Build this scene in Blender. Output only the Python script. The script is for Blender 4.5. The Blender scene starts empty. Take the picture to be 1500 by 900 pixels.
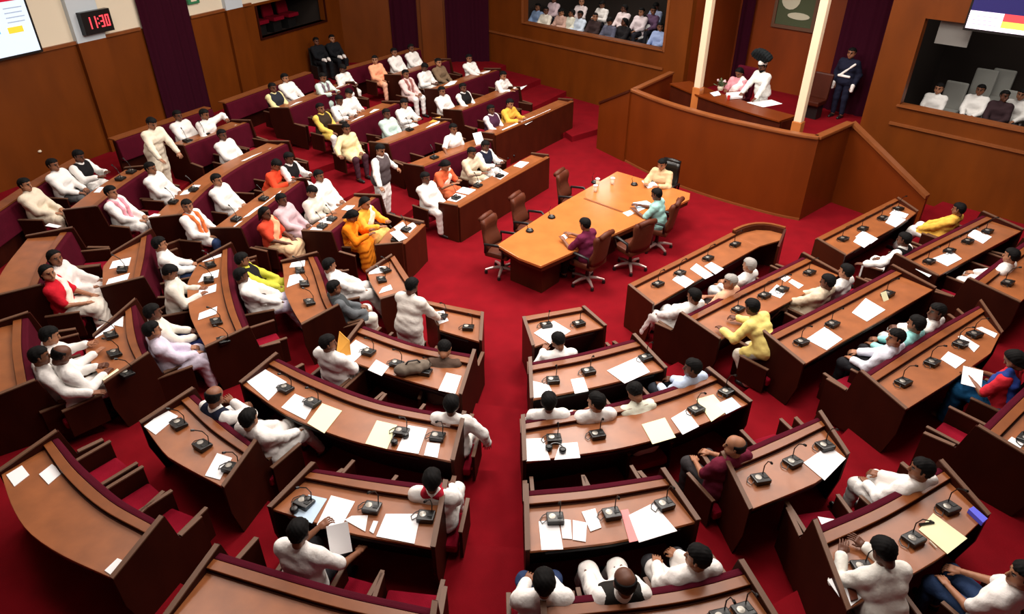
import bpy, bmesh, math, random
import numpy as np
from mathutils import Vector, Matrix
random.seed(7); np.random.seed(7)
C = bpy.context.scene.collection
SC = bpy.context.scene

# ------------------------------------------------------------------ camera
FPX, TILT, CAMZ = 1015.0, math.radians(32.4), 6.7
_F = np.array([0, math.cos(TILT), -math.sin(TILT)]); _R = np.array([1., 0, 0]); _U = np.cross(_R, _F)
def P(x, y, z):
    D = _F*FPX + _R*(x-750) - _U*(y-450)
    k = (z-CAMZ)/D[2]
    return Vector((D[0]*k, D[1]*k, z))
def PV(x, y, A, n):
    """pixel ray meets the vertical plane through plan point A with plan normal n"""
    D = _F*FPX + _R*(x-750) - _U*(y-450)
    k = (A[0]*n[0]+A[1]*n[1])/(D[0]*n[0]+D[1]*n[1])
    return Vector((D[0]*k, D[1]*k, CAMZ+D[2]*k))
cam = bpy.data.cameras.new('camera'); camo = bpy.data.objects.new('camera', cam); C.objects.link(camo)
camo.location = (0, 0, CAMZ); camo.rotation_euler = (math.pi/2-TILT, 0, 0)
cam.sensor_width = 36; cam.lens = FPX/1500*36; cam.clip_end = 200
SC.camera = camo

# ------------------------------------------------------------------ materials
def lin(c):
    return tuple(((v/255)/12.92 if v/255 <= .04045 else ((v/255+.055)/1.055)**2.4) for v in c)+(1,)
_m = {}
def mat(name, rgb, rough=.6, spec=.4, bump=0, bscale=60, var=0, vscale=8, metal=0, emit=0, sheen=0, stretch=None):
    if name in _m: return _m[name]
    m = bpy.data.materials.new(name); m.use_nodes = True; nt = m.node_tree; b = nt.nodes['Principled BSDF']
    b.inputs['Base Color'].default_value = lin(rgb); b.inputs['Roughness'].default_value = rough
    b.inputs['Specular IOR Level'].default_value = spec; b.inputs['Metallic'].default_value = metal
    if sheen: b.inputs['Sheen Weight'].default_value = sheen
    if emit:
        b.inputs['Emission Color'].default_value = lin(rgb); b.inputs['Emission Strength'].default_value = emit
    if var or bump:
        tc = nt.nodes.new('ShaderNodeTexCoord'); mp = nt.nodes.new('ShaderNodeMapping')
        nt.links.new(tc.outputs['Object'], mp.inputs['Vector'])
        if stretch: mp.inputs['Scale'].default_value = stretch
    if var:
        n = nt.nodes.new('ShaderNodeTexNoise'); n.inputs['Scale'].default_value = vscale; n.inputs['Detail'].default_value = 4
        nt.links.new(mp.outputs['Vector'], n.inputs['Vector'])
        r = nt.nodes.new('ShaderNodeValToRGB'); a = lin(rgb)
        r.color_ramp.elements[0].position = .3; r.color_ramp.elements[1].position = .72
        r.color_ramp.elements[0].color = tuple(v*(1-var) for v in a[:3])+(1,)
        r.color_ramp.elements[1].color = tuple(min(1, v*(1+var)) for v in a[:3])+(1,)
        nt.links.new(n.outputs['Fac'], r.inputs['Fac']); nt.links.new(r.outputs['Color'], b.inputs['Base Color'])
    if bump:
        n2 = nt.nodes.new('ShaderNodeTexNoise'); n2.inputs['Scale'].default_value = bscale; n2.inputs['Detail'].default_value = 3
        nt.links.new(mp.outputs['Vector'], n2.inputs['Vector'])
        bp = nt.nodes.new('ShaderNodeBump'); bp.inputs['Strength'].default_value = bump; bp.inputs['Distance'].default_value = .02
        nt.links.new(n2.outputs['Fac'], bp.inputs['Height']); nt.links.new(bp.outputs['Normal'], b.inputs['Normal'])
    _m[name] = m
    return m
M_CARPET = mat('red_carpet', (122, 9, 21), .95, .1, bump=.3, bscale=220, var=.12, vscale=3)
M_WALL = mat('wall_wood', (104, 49, 7), .45, .25, var=.16, vscale=2.2, stretch=(1, 1, .35))
M_PODW = mat('podium_wood', (104, 43, 6), .42, .28, var=.14, vscale=2.0, stretch=(1, 1, .35))
M_RAIL = mat('rail_wood', (126, 70, 34), .35, .4, var=.1, vscale=6)
M_TOP = mat('desk_laminate', (144, 84, 46), .36, .55, var=.16, vscale=5)
M_TABLE = mat('table_laminate', (186, 110, 56), .2, .5, var=.1, vscale=3)
M_MAH = mat('mahogany', (50, 15, 6), .55, .1, var=.18, vscale=4, stretch=(1, 1, .4))
M_MAH2 = mat('mahogany_front', (66, 23, 8), .45, .25, var=.18, vscale=4, stretch=(1, 1, .4))
M_STRIP = mat('edge_strip', (100, 70, 53), .45, .3)
M_MAROON = mat('maroon_upholstery', (72, 6, 25), .85, .1, bump=.15, bscale=90, var=.1, vscale=5)
M_SEAT = mat('red_upholstery', (132, 10, 34), .85, .1, bump=.2, bscale=90, var=.1, vscale=6)
M_GREY = mat('grey_laminate', (40, 42, 42), .5, .3)
M_DARK = mat('dark_plastic', (26, 24, 24), .4, .5)
M_BLACK = mat('black_plastic', (14, 13, 13), .35, .5)
M_SILV = mat('silver_grille', (150, 146, 138), .35, .5, metal=.6)
M_CREAM = mat('cream_paint', (226, 214, 190), .8, .2)
M_PALEBLUE = mat('pale_blue_paint', (196, 206, 212), .8, .2)
M_CURT = mat('purple_curtain', (50, 11, 26), .95, .05)
M_PILLAR = mat('cream_pillar', (232, 208, 176), .5, .3)
M_PAPER = mat('white_paper', (246, 246, 248), .8, .1)
M_YPAPER = mat('pale_yellow_paper', (240, 238, 196), .8, .1)
M_BPAPER = mat('pale_blue_paper', (196, 220, 240), .8, .1)
M_PPAPER = mat('pink_folder', (240, 150, 150), .7, .2)
M_OPAPER = mat('orange_envelope', (222, 160, 70), .7, .2)
M_LEATHER = mat('brown_leather', (88, 42, 26), .5, .25, bump=.1, bscale=40)
M_CHROME = mat('brushed_steel', (200, 170, 165), .3, .5, metal=.5)
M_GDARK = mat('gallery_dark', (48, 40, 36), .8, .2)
M_GSEAT = mat('grey_fabric', (168, 168, 162), .85, .2)

# ------------------------------------------------------------------ mesh helpers
class MB:
    def __init__(s): s.v = []; s.f = []; s.m = []
    def add(s, vs, fs, mi=0):
        b = len(s.v); s.v += [tuple(v) for v in vs]; s.f += [tuple(b+i for i in f) for f in fs]; s.m += [mi]*len(fs)
        return s
    def box(s, c, d, rz=0, mi=0, tilt=None):
        x, y, z = d[0]/2, d[1]/2, d[2]/2
        vs = [Vector((a*x, b*y, e*z)) for e in (-1, 1) for b in (-1, 1) for a in (-1, 1)]
        R = Matrix.Rotation(rz, 3, 'Z')
        if tilt: R = R @ Matrix.Rotation(tilt, 3, 'X')
        vs = [R @ v + Vector(c) for v in vs]
        return s.add(vs, [(0, 2, 3, 1), (4, 5, 7, 6), (0, 1, 5, 4), (2, 6, 7, 3), (0, 4, 6, 2), (1, 3, 7, 5)], mi)
    def prism(s, poly, z0, z1, mi=0):
        n = len(poly); a = sum(poly[i][0]*poly[(i+1) % n][1]-poly[(i+1) % n][0]*poly[i][1] for i in range(n))
        if a < 0: poly = poly[::-1]
        vs = [(p[0], p[1], z0) for p in poly]+[(p[0], p[1], z1) for p in poly]
        fs = [tuple(range(n-1, -1, -1)), tuple(range(n, 2*n))]+[(i, (i+1) % n, n+(i+1) % n, n+i) for i in range(n)]
        return s.add(vs, fs, mi)
    def extrude(s, poly3, d, mi=0):
        n = len(poly3); d = Vector(d)
        vs = [Vector(p) for p in poly3]+[Vector(p)+d for p in poly3]
        fs = [tuple(range(n-1, -1, -1)), tuple(range(n, 2*n))]+[(i, (i+1) % n, n+(i+1) % n, n+i) for i in range(n)]
        return s.add(vs, fs, mi)
    def tube(s, pts, r, k=8, mi=0):
        pts = [Vector(p) for p in pts]; rs = r if isinstance(r, (list, tuple)) else [r]*len(pts)
        vs, fs = [], []
        for i, p in enumerate(pts):
            t = (pts[min(i+1, len(pts)-1)]-pts[max(i-1, 0)]).normalized()
            a = t.cross(Vector((0, 0, 1)) if abs(t.z) < .95 else Vector((1, 0, 0))).normalized(); b = t.cross(a)
            for j in range(k):
                an = 2*math.pi*j/k; vs.append(p+(a*math.cos(an)+b*math.sin(an))*rs[i])
        for i in range(len(pts)-1):
            for j in range(k):
                fs.append((i*k+j, i*k+(j+1) % k, (i+1)*k+(j+1) % k, (i+1)*k+j))
        fs += [tuple(range(k-1, -1, -1)), tuple(range((len(pts)-1)*k, len(pts)*k))]
        return s.add(vs, fs, mi)
    def lathe(s, c, prof, k=20, mi=0):
        vs, fs = [], []
        for r, z in prof:
            for j in range(k):
                a = 2*math.pi*j/k; vs.append((c[0]+r*math.cos(a), c[1]+r*math.sin(a), c[2]+z))
        n = len(prof)
        for i in range(n-1):
            for j in range(k): fs.append((i*k+j, i*k+(j+1) % k, (i+1)*k+(j+1) % k, (i+1)*k+j))
        fs += [tuple(range(k-1, -1, -1)), tuple(range((n-1)*k, n*k))]
        return s.add(vs, fs, mi)
    def sweep(s, pts, nrm, s0, s1, z0, z1, mi=0):
        """box of cross-section s0..s1 across, z0..z1 up, along the plan polyline pts with plan normals nrm"""
        vs, fs = [], []
        for p, n in zip(pts, nrm):
            for (a, z) in ((s0, z0), (s1, z0), (s1, z1), (s0, z1)):
                vs.append((p[0]+n[0]*a, p[1]+n[1]*a, z))
        m = len(pts)
        for i in range(m-1):
            for j in range(4):
                fs.append((i*4+j, i*4+(j+1) % 4, (i+1)*4+(j+1) % 4, (i+1)*4+j))
        fs += [(0, 3, 2, 1), tuple((m-1)*4+j for j in range(4))]
        return s.add(vs, fs, mi)
    def mesh(s, name, mats, off=(0, 0, 0), bevel=0, smooth=False):
        me = bpy.data.meshes.new(name); o = Vector(off)
        me.from_pydata([Vector(v)-o for v in s.v], [], s.f)
        for m in mats: me.materials.append(m)
        me.polygons.foreach_set('material_index', s.m)
        bm = bmesh.new(); bm.from_mesh(me); bmesh.ops.recalc_face_normals(bm, faces=bm.faces)
        if bevel:
            bmesh.ops.bevel(bm, geom=[e for e in bm.edges if e.is_manifold and e.calc_face_angle(0) > .5], offset=bevel, segments=2, affect='EDGES', profile=.6, clamp_overlap=True)
        if smooth:
            for f in bm.faces: f.smooth = True
        bm.to_mesh(me); bm.free()
        return me
    def build(s, name, mats, parent=None, loc=None, bevel=0, smooth=False):
        if not isinstance(mats, (list, tuple)): mats = [mats]
        off = parent.location if (parent is not None and loc is None and parent.parent is None) else (loc or (0, 0, 0))
        if parent is not None and parent.parent is not None and loc is None: off = parent.parent.location
        me = s.mesh(name, mats, off, bevel, smooth)
        o = bpy.data.objects.new(name, me); C.objects.link(o)
        if parent is not None: o.parent = parent
        elif loc is not None: o.location = loc
        return o
def tag(o, label=None, cat=None, group=None, kind=None):
    if label: o['label'] = label
    if cat: o['category'] = cat
    if group: o['group'] = group
    if kind: o['kind'] = kind
    return o
def empty(name, loc, rz=0, **k):
    o = bpy.data.objects.new(name, None); C.objects.link(o); o.location = loc; o.rotation_euler = (0, 0, rz); o.empty_display_size = .1
    return tag(o, **k)
def struct(o): o['kind'] = 'structure'; return o
def link_copy(src, parent=None, loc=None, rz=None):
    c = src.copy(); C.objects.link(c); c.parent = parent
    if loc is not None: c.location = loc
    if rz is not None: c.rotation_euler = (0, 0, rz)
    return c
def copy_tree(src, loc, rz):
    c = link_copy(src, None, loc, rz)
    for ch in list(src.children):
        d = link_copy(ch, c)
        for g in list(ch.children): link_copy(g, d)
    return c
ORD = ['first', 'second', 'third', 'fourth', 'fifth', 'sixth', 'seventh', 'eighth', 'ninth', 'tenth', 'eleventh', 'twelfth', 'thirteenth', 'fourteenth', 'fifteenth']

# ------------------------------------------------------------------ plan helpers
TIER = .17
def zr(r): return TIER*(r-1)
SP0, SP1 = Vector((-.2, 10.9)), Vector((4.0, 15.2))
def inward(p):
    p = Vector(p[:2]); d = SP1-SP0; t = max(0, min(1, (p-SP0).dot(d)/d.length_squared))
    return ((SP0+d*t)-p).normalized()
def smooth_line(pts, step=.12):
    pts = [Vector(p[:2]) for p in pts]
    if len(pts) == 2: ctrl = [pts[0]*2-pts[1]]+pts+[pts[1]*2-pts[0]]
    else: ctrl = [pts[0]*2-pts[1]]+pts+[pts[-1]*2-pts[-2]]
    out = []
    for i in range(1, len(ctrl)-2):
        a, b, c, d = ctrl[i-1:i+3]; n = max(2, int((c-b).length/step))
        for k in range(n):
            t = k/n
            out.append(.5*((2*b)+(c-a)*t+(2*a-5*b+4*c-d)*t*t+(3*b-a-3*c+d)*t**3))
    out.append(ctrl[-2])
    return out
def normals(pts):
    """plan normals of a polyline, pointing outward (away from the well)"""
    r = []
    for i in range(len(pts)):
        t = (pts[min(i+1, len(pts)-1)]-pts[max(i-1, 0)]).normalized(); n = Vector((t.y, -t.x))
        if n.dot(inward(pts[i])) > 0: n = -n
        r.append(n)
    return r
# ------------------------------------------------------------------ desks
# key: (row, short name, pixels of the front edge of the top, left to right in the photo, seats in front, end panels (left, right))
DESKS = {
 'BR1': (1, 'front desk right of stairs', [(770,474),(812,466),(855,458)], 0, (1,1)),
 'BR2': (2, 'second desk right of stairs', [(779,547),(857,532),(938,511)], 3, (1,1)),
 'BR3': (3, 'third desk right of stairs', [(769,634),(900,610),(980,588),(1050,561)], 5, (1,1)),
 'BR4': (4, 'fourth desk right of stairs', [(774,744),(875,734),(980,716)], 3, (1,1)),
 'BR5': (5, 'fifth desk right of stairs', [(800,911),(950,895),(1030,881),(1098,862)], 4, (1,1)),
 'BL1': (1, 'front desk left of stairs', [(627,450),(705,467)], 0, (1,1)),
 'BL2': (2, 'second desk left of stairs', [(524,491),(600,518),(688,537)], 3, (1,1)),
 'BL3': (3, 'third desk left of stairs', [(395,538),(462,572),(550,605),(674,630)], 5, (1,1)),
 'BL4': (4, 'fourth desk left of stairs', [(447,705),(550,724),(646,738)], 3, (1,1)),
 'BL5': (5, 'fifth desk left of stairs', [(304,838),(400,868),(500,897),(630,926)], 5, (1,1)),
 'LL4': (4, 'short desk at lower left', [(267,592),(310,633),(363,671)], 3, (1,1)),
 'LL5': (5, 'bare desk at lower left', [(66,658),(100,705),(150,750),(220,789)], 4, (1,1)),
 'L1': (1, 'front desk of left bend', [(572,382),(588,408),(603,430)], 0, (1,1)),
 'L2': (2, 'second desk of left bend', [(452,381),(460,402),(472,440),(482,461)], 3, (1,1)),
 'L3': (3, 'third desk of left bend', [(327,371),(325,410),(333,453),(349,494)], 4, (1,1)),
 'L4b': (4, 'fourth desk of left bend', [(185,461),(188,500),(203,536)], 3, (1,1)),
 'L4a': (4, 'desk before the two women', [(208,353),(196,417)], 2, (1,1)),
 'L5a': (5, 'rear desk behind the two women', [(90,345),(62,385),(42,430)], 2, (1,1)),
 'L5b': (5, 'rear desk at left edge', [(21,475),(20,520),(28,576)], 3, (1,1)),
 'A1': (1, 'front desk of orange pair', [(587,361),(618,331)], 0, (1,1)),
 'D3': (2, 'second desk behind orange pair', [(473,345),(508,318),(545,292)], 3, (1,1)),
 'M3': (3, 'third desk behind orange pair', [(340,340),(385,305),(435,268)], 4, (1,1)),
 'M4': (4, 'fourth desk behind orange pair', [(255,322),(300,278),(350,244),(413,213)], 5, (1,1)),
 'M5': (5, 'rear desk under tall curtain', [(262,218),(310,200),(358,182)], 3, (1,1)),
 'K5': (5, 'rear desk under the clock', [(130,310),(170,278),(212,250)], 3, (1,1)),
 'A2': (1, 'long desk facing table', [(668,306),(735,268),(800,232)], 0, (1,1)),
 'U2b': (2, 'second desk by gallery corner', [(722,200),(780,175),(836,150)], 0, (1,1)),
 'D4': (2, 'second desk behind long desk', [(612,248),(660,229),(712,210)], 3, (1,1)),
 'D5': (3, 'third desk behind long desk', [(561,215),(605,198),(652,180)], 3, (1,1)),
 'D5b': (3, 'third desk by gallery corner', [(668,166),(710,150),(752,132)], 3, (1,1)),
 'D6': (4, 'fourth desk behind long desk', [(500,188),(540,170),(578,154)], 3, (1,1)),
 'D6b': (4, 'fourth desk by gallery corner', [(640,135),(682,120),(725,105)], 3, (1,1)),
 'D7': (5, 'fifth desk behind long desk', [(415,163),(462,144),(510,125)], 3, (1,1)),
 'D7b': (5, 'fifth desk by gallery corner', [(580,114),(615,103),(652,91)], 3, (1,1)),
 'R1': (1, 'rounded front desk', [(925,425),(1000,387),(1077,347)], 0, (1,0)),
 'R1b': (2, 'front desk below podium handrail', [(1200,357),(1258,327),(1315,297)], 0, (1,1)),
 'R2': (2, 'second desk right of table', [(1013,475),(1100,430),(1188,386)], 4, (1,1)),
 'R3': (3, 'third desk right of table', [(1132,504),(1225,456),(1320,405)], 4, (1,1)),
 'R2b': (3, 'second desk below podium handrail', [(1327,387),(1388,356),(1452,324)], 3, (1,1)),
 'R4': (4, 'fourth desk right of table', [(1277,566),(1360,512),(1440,461)], 4, (1,1)),
 'Rf4': (4, 'third desk below podium handrail', [(1437,424),(1470,398),(1515,364)], 2, (1,1)),
 'BRb4': (4, 'two-console desk at lower right', [(1069,692),(1140,662),(1207,629)], 3, (1,1)),
 'R5': (5, 'yellow-papered lower-right desk', [(1205,804),(1300,760),(1390,706)], 4, (1,1)),
 'R6': (5, 'desk at right edge', [(1457,649),(1500,605),(1540,566)], 3, (1,1)),
}
DEPTH = .52
SHALLOW = {'D3', 'M3', 'M4', 'M5', 'K5', 'A2', 'U2b', 'D4', 'D5', 'D5b', 'D6', 'D6b', 'D7', 'D7b'}
# pixels of the near corners of the tops (left end, right end), where the photo shows them
NEAR = {'BR1': ((783,509),(884,480)), 'BR2': ((781,585),(972,542)), 'BR3': ((771,677),(1096,592)), 'BR4': ((776,808),(1018,765)), 'BL1': ((653,497),(702,506)), 'BL2': ((496,522),(673,579)),
 'BL3': ((362,560),(661,676)), 'BL4': ((406,741),(632,803)), 'LL4': ((210,623),(328,713)), 'LL5': ((8,692),(165,848)), 'L1': ((538,401),(558,440)), 'L2': ((417,386),(443,477)), 'L3': ((290,386),(304,510)),
 'L4b': ((139,495),(155,562)), 'L4a': ((165,374),(152,423)), 'R1': ((957,447),None), 'R1b': ((1237,375),(1342,312)), 'R3': ((1177,535),None), 'R4': ((1326,601),(1465,490)), 'BRb4': ((1100,747),(1236,666)), 'R5': ((1243,893),(1443,758)),
 'A1': ((552,361),(590,322))}
NVEC = {'BR5': (Vector((.03,-1)), None), 'BL5': (None, Vector((-.05,-1)))}
def side(k):
    px = DESKS[k][2]
    return 'from left' if abs(px[-1][0]-px[0][0]) > .8*abs(px[-1][1]-px[0][1]) else 'from far end'
DK = {}
for k, (r, nm, px, ns, ends) in DESKS.items():
    z = zr(r)+.75
    pts = smooth_line([P(x, y, z) for x, y in px]); nr = normals(pts)
    ev = list(NVEC.get(k, (None, None)))
    for j, q in enumerate(NEAR.get(k, (None, None))):
        if q:
            v = P(q[0], q[1], z).xy-pts[0 if j == 0 else -1]
            ev[j] = v.normalized()*max(.85, min(1.2, v.length/DEPTH))
    L = [0]
    for i in range(1, len(pts)): L.append(L[-1]+(pts[i]-pts[i-1]).length)
    reach = min(.9, L[-1]*.5)
    for i in range(len(pts)):
        w0 = max(0, 1-L[i]/reach) if ev[0] else 0; w1 = max(0, 1-(L[-1]-L[i])/reach) if ev[1] else 0
        if w0: nr[i] = nr[i].lerp(ev[0], w0)
        if w1: nr[i] = nr[i].lerp(ev[1], w1)
    DK[k] = dict(row=r, name=nm, pts=pts, n=nr, z=zr(r), ns=ns)
TILTED = []
def sweep4(pts, nr, prof):
    mp = MB(); vs = []
    for p, n in zip(pts, nr):
        for s, h in prof: vs.append((p.x+n.x*s, p.y+n.y*s, h))
    m = len(pts); mp.add(vs, [(i*4+j, i*4+(j+1) % 4, (i+1)*4+(j+1) % 4, (i+1)*4+j) for i in range(m-1) for j in range(4)]+[(0, 3, 2, 1), tuple((m-1)*4+j for j in range(4))])
    return mp
def end_panel(root, pts, nr, i, zf, zb, front, DP):
    """side panel at the end i (0 or -1) of a desk: seat arm, seat back and desk side in one stepped board"""
    p, n = pts[i], nr[i]; t = (pts[1]-pts[0]) if i == 0 else (pts[-1]-pts[-2]); t.normalize(); o = -t if i == 0 else t
    fe = -.56 if root.get('label') == DLAB['R3'] else -.65
    if front: prof = [(fe, zf), (fe, zf+.60), (-.30, zf+.64), (-.22, zb+.86), (DP+.02, zb+.78), (DP+.02, zb+.40), (DP-.08, zb)]
    else: prof = [(-.06, zf), (-.06, zb+.83), (DP+.02, zb+.78), (DP+.02, zb+.40), (DP-.06, zb)]
    th = .04
    def W(s, z, a=0): return Vector((p.x+n.x*s+o.x*a, p.y+n.y*s+o.y*a, z))
    mb = MB(); mb.extrude([W(s, z) for s, z in prof], (o.x*th, o.y*th, 0))
    ep = mb.build('end_panel', M_MAH if front else M_MAH2, root, bevel=.004)
    def strip(s0, z0, s1, z1):
        st = MB(); q = [W(s0, z0+.001, -.006), W(s1, z1+.001, -.006), W(s1, z1+.016, -.006), W(s0, z0+.016, -.006)]
        st.extrude(q, (o.x*(th+.012), o.y*(th+.012), 0)); st.build('edge_strip', M_STRIP, ep)
    if front:
        strip(fe, zf+.60, -.32, zf+.64); strip(-.20, zb+.863, DP+.02, zb+.783)
    else: strip(-.05, zb+.833, DP+.02, zb+.783)
    return ep
def build_desk(k):
    d = DK[k]; r, nm, px, ns, ends = DESKS[k]; pts, nr, z = d['pts'], d['n'], d['z']
    zf = zr(r-1) if r > 1 else 0
    mid = pts[len(pts)//2]
    cap = nm[0].upper()
    col = 'curved' if len(px) > 2 else 'straight'
    root = empty('bench_desk', (mid.x, mid.y, z), label=DLAB[k], cat='desk', group='wooden assembly desks')
    DP = .42 if k in SHALLOW else DEPTH
    MB().sweep(pts, nr, .0, DP, z+.72, z+.75).build('desktop', M_TOP, root, bevel=.004)
    MB().sweep(pts, nr, -.10, 0, zf, z+.785).build('front_board', M_MAH2 if ns == 0 else M_MAH, root)
    mp = sweep4(pts, nr, ((.08, z), (.10, z), (DP-.05, z+.70), (DP-.07, z+.70)))
    mp.build('modesty_panel', M_GREY, root)
    MB().sweep(pts, nr, -.10, .0, z+.785, z+.805).build('top_rail', M_RAIL, root, bevel=.005)
    MB().sweep(pts, nr, .001, .014, z+.752, z+.76).build('cable_ledge', M_MAH2, root, bevel=.003)
    a, b = max(1, len(pts)//8), len(pts)-max(1, len(pts)//8)
    if b-a > 1: MB().sweep(pts[a:b], nr[a:b], DP-.045, DP-.015, z+.66, z+.69).build('under_rail', M_GREY, root)
    if ns: sweep4(pts, nr, ((-.25, zf+.42), (-.102, zf+.42), (-.102, z+.81), (-.18, z+.80))).build('upholstered_back', M_MAROON, root, bevel=.02)
    for i, e in ((0, ends[0]), (-1, ends[1])):
        if e: end_panel(root, pts, nr, i, zf, z, ns > 0, DP)
    return root
DLAB = {k: 'wooden bench desk, the '+v[1]+', with dark end panels' for k, v in DESKS.items()}
DLAB.update({
 'BR1': 'short wooden front desk with black knee side, right of the stairs by the well',
 'BR3': 'long curved desk with blue and yellow papers, third one up right of the stairs',
 'BL3': 'long curved desk with yellow papers and headphones, third one up left of the stairs',
 'LL5': 'long curved bare desk with three small white sheets at the lower left',
 'BL5': 'pale glossy curved desk with nothing on it at the bottom left edge',
 'R1': 'front desk right of the conference table with a rounded far end',
 'U2b': 'brown front desk covered with white papers beside the gallery corner steps',
 'A1': 'short front desk of the two orange-clad persons beside the well',
 'R5': 'desk at lower right with pale yellow papers, pen and blue box',
 'BRb4': 'desk with two black consoles and one large paper behind the maroon-shirted person',
})
for k in DESKS: build_desk(k)
# rounded far end of the front desk right of the table
d = DK['R1']; rt = [o for o in C.objects if o.get('label') == DLAB['R1']][0]
q = [P(x, y, .75) for x, y in ((1077, 347), (1090, 341), (1108, 337), (1128, 338), (1147, 343))]
ne = d['pts'][-1]+d['n'][-1]*DEPTH; near = P(1143, 352, .75)
MB().prism([Vector(a[:2]) for a in q]+[Vector(near[:2]), ne], .72, .75).build('rounded_desktop', M_TOP, rt, bevel=.004)
arc = [Vector(a[:2]) for a in q]; an = normals(smooth_line(arc))
MB().sweep(smooth_line(arc), an, -.08, 0, 0, .85).build('rounded_front_board', M_MAH2, rt)
MB().sweep(smooth_line(arc), an, -.085, -.03, .85, .875).build('rounded_rail', M_RAIL, rt)
e0, e1 = Vector(q[-1][:2]), Vector(near[:2]); dd = (e1-e0).normalized(); e1 = e0+dd*.62
MB().extrude([(e0.x, e0.y, 0), (e1.x, e1.y, 0), (e1.x, e1.y, .77), (e0.x, e0.y, .86)], (-dd.y*.04, dd.x*.04, 0)).build('end_panel', M_MAH2, rt)

# ------------------------------------------------------------------ seats
def make_seat():
    root = empty('flip_chair', (0, 0, 0))
    MB().box((0, .0, .355), (.50, .46, .11)).build('cushion', M_SEAT, root, bevel=.03)
    for sx in (-1, 1):
        a = MB().box((sx*.29, .02, .40), (.035, .44, .40)).build('arm_panel', M_MAH, root, bevel=.004)
        MB().box((sx*.29, .02, .61), (.045, .46, .02)).build('armrest', M_STRIP, a, bevel=.004)
    return root
SEATS = []

seat0 = make_seat(); first = [True]
for k, d in DK.items():
    if not d['ns']: continue
    pts, nr = d['pts'], d['n']
    L = [0]
    for i in range(1, len(pts)): L.append(L[-1]+(pts[i]-pts[i-1]).length)
    tot = L[-1]; n = max(1, int(tot/.63)); zf = zr(d['row']-1)
    lst = []
    for j in range(n):
        t = (j+.5)/n*tot; i = max(i for i in range(len(L)) if L[i] <= t); i = min(i, len(pts)-2)
        f = (t-L[i])/(L[i+1]-L[i]); p = pts[i].lerp(pts[i+1], f); nn = nr[i]
        q = p-nn*.43; inw = -nn
        lst.append((q.x, q.y, zf, math.atan2(-inw.x, inw.y)))
    for j, (x, y, z, rz) in enumerate(lst):
        o = seat0 if first[0] else copy_tree(seat0, (x, y, z), rz); first[0] = False
        o.location = (x, y, z); o.rotation_euler = (0, 0, rz)
        tag(o, 'red flip seat, %s %s, before the %s' % (ORD[j], side(k), d['name']), 'seat', 'red seats fixed to the desk fronts')
        SEATS.append(o)

# ------------------------------------------------------------------ bench backs behind the last rows
def ext_line(pts, a, b):
    e0 = (pts[0]-pts[1]).normalized(); e1 = (pts[-1]-pts[-2]).normalized()
    return [pts[0]+e0*a]+pts+[pts[-1]+e1*b]
for k, a, b, s0, lab in (('K5', .9, .2, 1.42, 'maroon bench back behind the rear row under the clock'), ('M5', .5, .3, 1.42, 'maroon bench back behind the rear row under the tall curtain'),
                         ('D7', .4, .3, 1.55, 'maroon bench back before the black-suited guards by the wood wall'), ('D7b', .5, .6, 1.55, 'maroon bench back before the narrow corner curtain')):
    pts = ext_line(DK[k]['pts'], a, b); nr = normals(pts); z = DK[k]['z']; m = pts[len(pts)//2]+nr[len(pts)//2]*s0
    o = empty('rear_pew', (m.x, m.y, z), label=lab, cat='bench', group='bench backs along the rear rows')
    MB().sweep(pts, nr, s0, s0+.07, z, z+.86).build('back_board', M_MAH, o)
    sweep4(pts, nr, ((s0-.14, z+.40), (s0-.002, z+.40), (s0-.002, z+.86), (s0-.07, z+.85))).build('upholstered_back', M_MAROON, o, bevel=.02)
    MB().sweep(pts, nr, s0-.01, s0+.22, z+.862, z+.89).build('top_shelf', M_RAIL, o)
# ------------------------------------------------------------------ room shell
fl = MB().prism([(-16, -4), (18, -4), (18, 32), (-16, 32)], -.2, 0).build('floor', M_CARPET); struct(fl)
CHAIN = {
 2: ['R1b', 'R2', 'BR2', 'BL2', 'L2', 'D3', 'D4', 'U2b'],
 3: ['R2b', 'R3', 'BR3', 'BL3', 'L3', 'M3', 'D5', 'D5b'],
 4: ['Rf4', 'R4', 'BRb4', 'BR4', 'BL4', 'LL4', 'L4b', 'L4a', 'M4', 'D6', 'D6b'],
 5: ['R6', 'R5', 'BR5', 'BL5', 'LL5', 'L5b', 'L5a', 'K5', 'M5', 'D7', 'D7b'],
}
FLIP = {'R1b','R2','BR2','BL2','L2','R2b','R3','BR3','BL3','L3','Rf4','R4','BRb4','BR4','BL4','LL4','L4b','L4a','R6','R5','BR5','BL5','LL5','L5b','L5a'}
FRONT_A = P(877, 160, .05).xy; FD = Vector((math.sin(math.radians(137)), math.cos(math.radians(137)))); FN = Vector((.731, .682))
for r, ks in CHAIN.items():
    line = []
    for k in ks:
        d = DK[k]; q = [p-n*.10 for p, n in zip(d['pts'], d['n'])]
        if k in FLIP: q = q[::-1]
        line += [q[0]]+q[2:-2:3]+[q[-1]] if len(q) > 5 else q
    e1 = (line[0]-line[1]).normalized(); e2 = (line[-1]-line[-2]).normalized()
    # run both ends on to the front wall
    def ext(p, e):
        den = e.dot(FN); t = (FRONT_A-p).dot(FN)/den if abs(den) > .05 else 3
        return p+e*max(.6, min(t, 6))
    a, b = ext(line[0], e1), ext(line[-1], e2)
    poly = [a]+line+[b, b+Vector((-1.5, 6)), Vector((-15.5, 31.5)), Vector((-15.5, -3.5)), Vector((17.5, -3.5)), Vector((17.5, a.y))]
    o = MB().prism(poly, zr(r)-TIER+.001, zr(r)).build('floor_tier', M_CARPET); struct(o)
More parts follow.
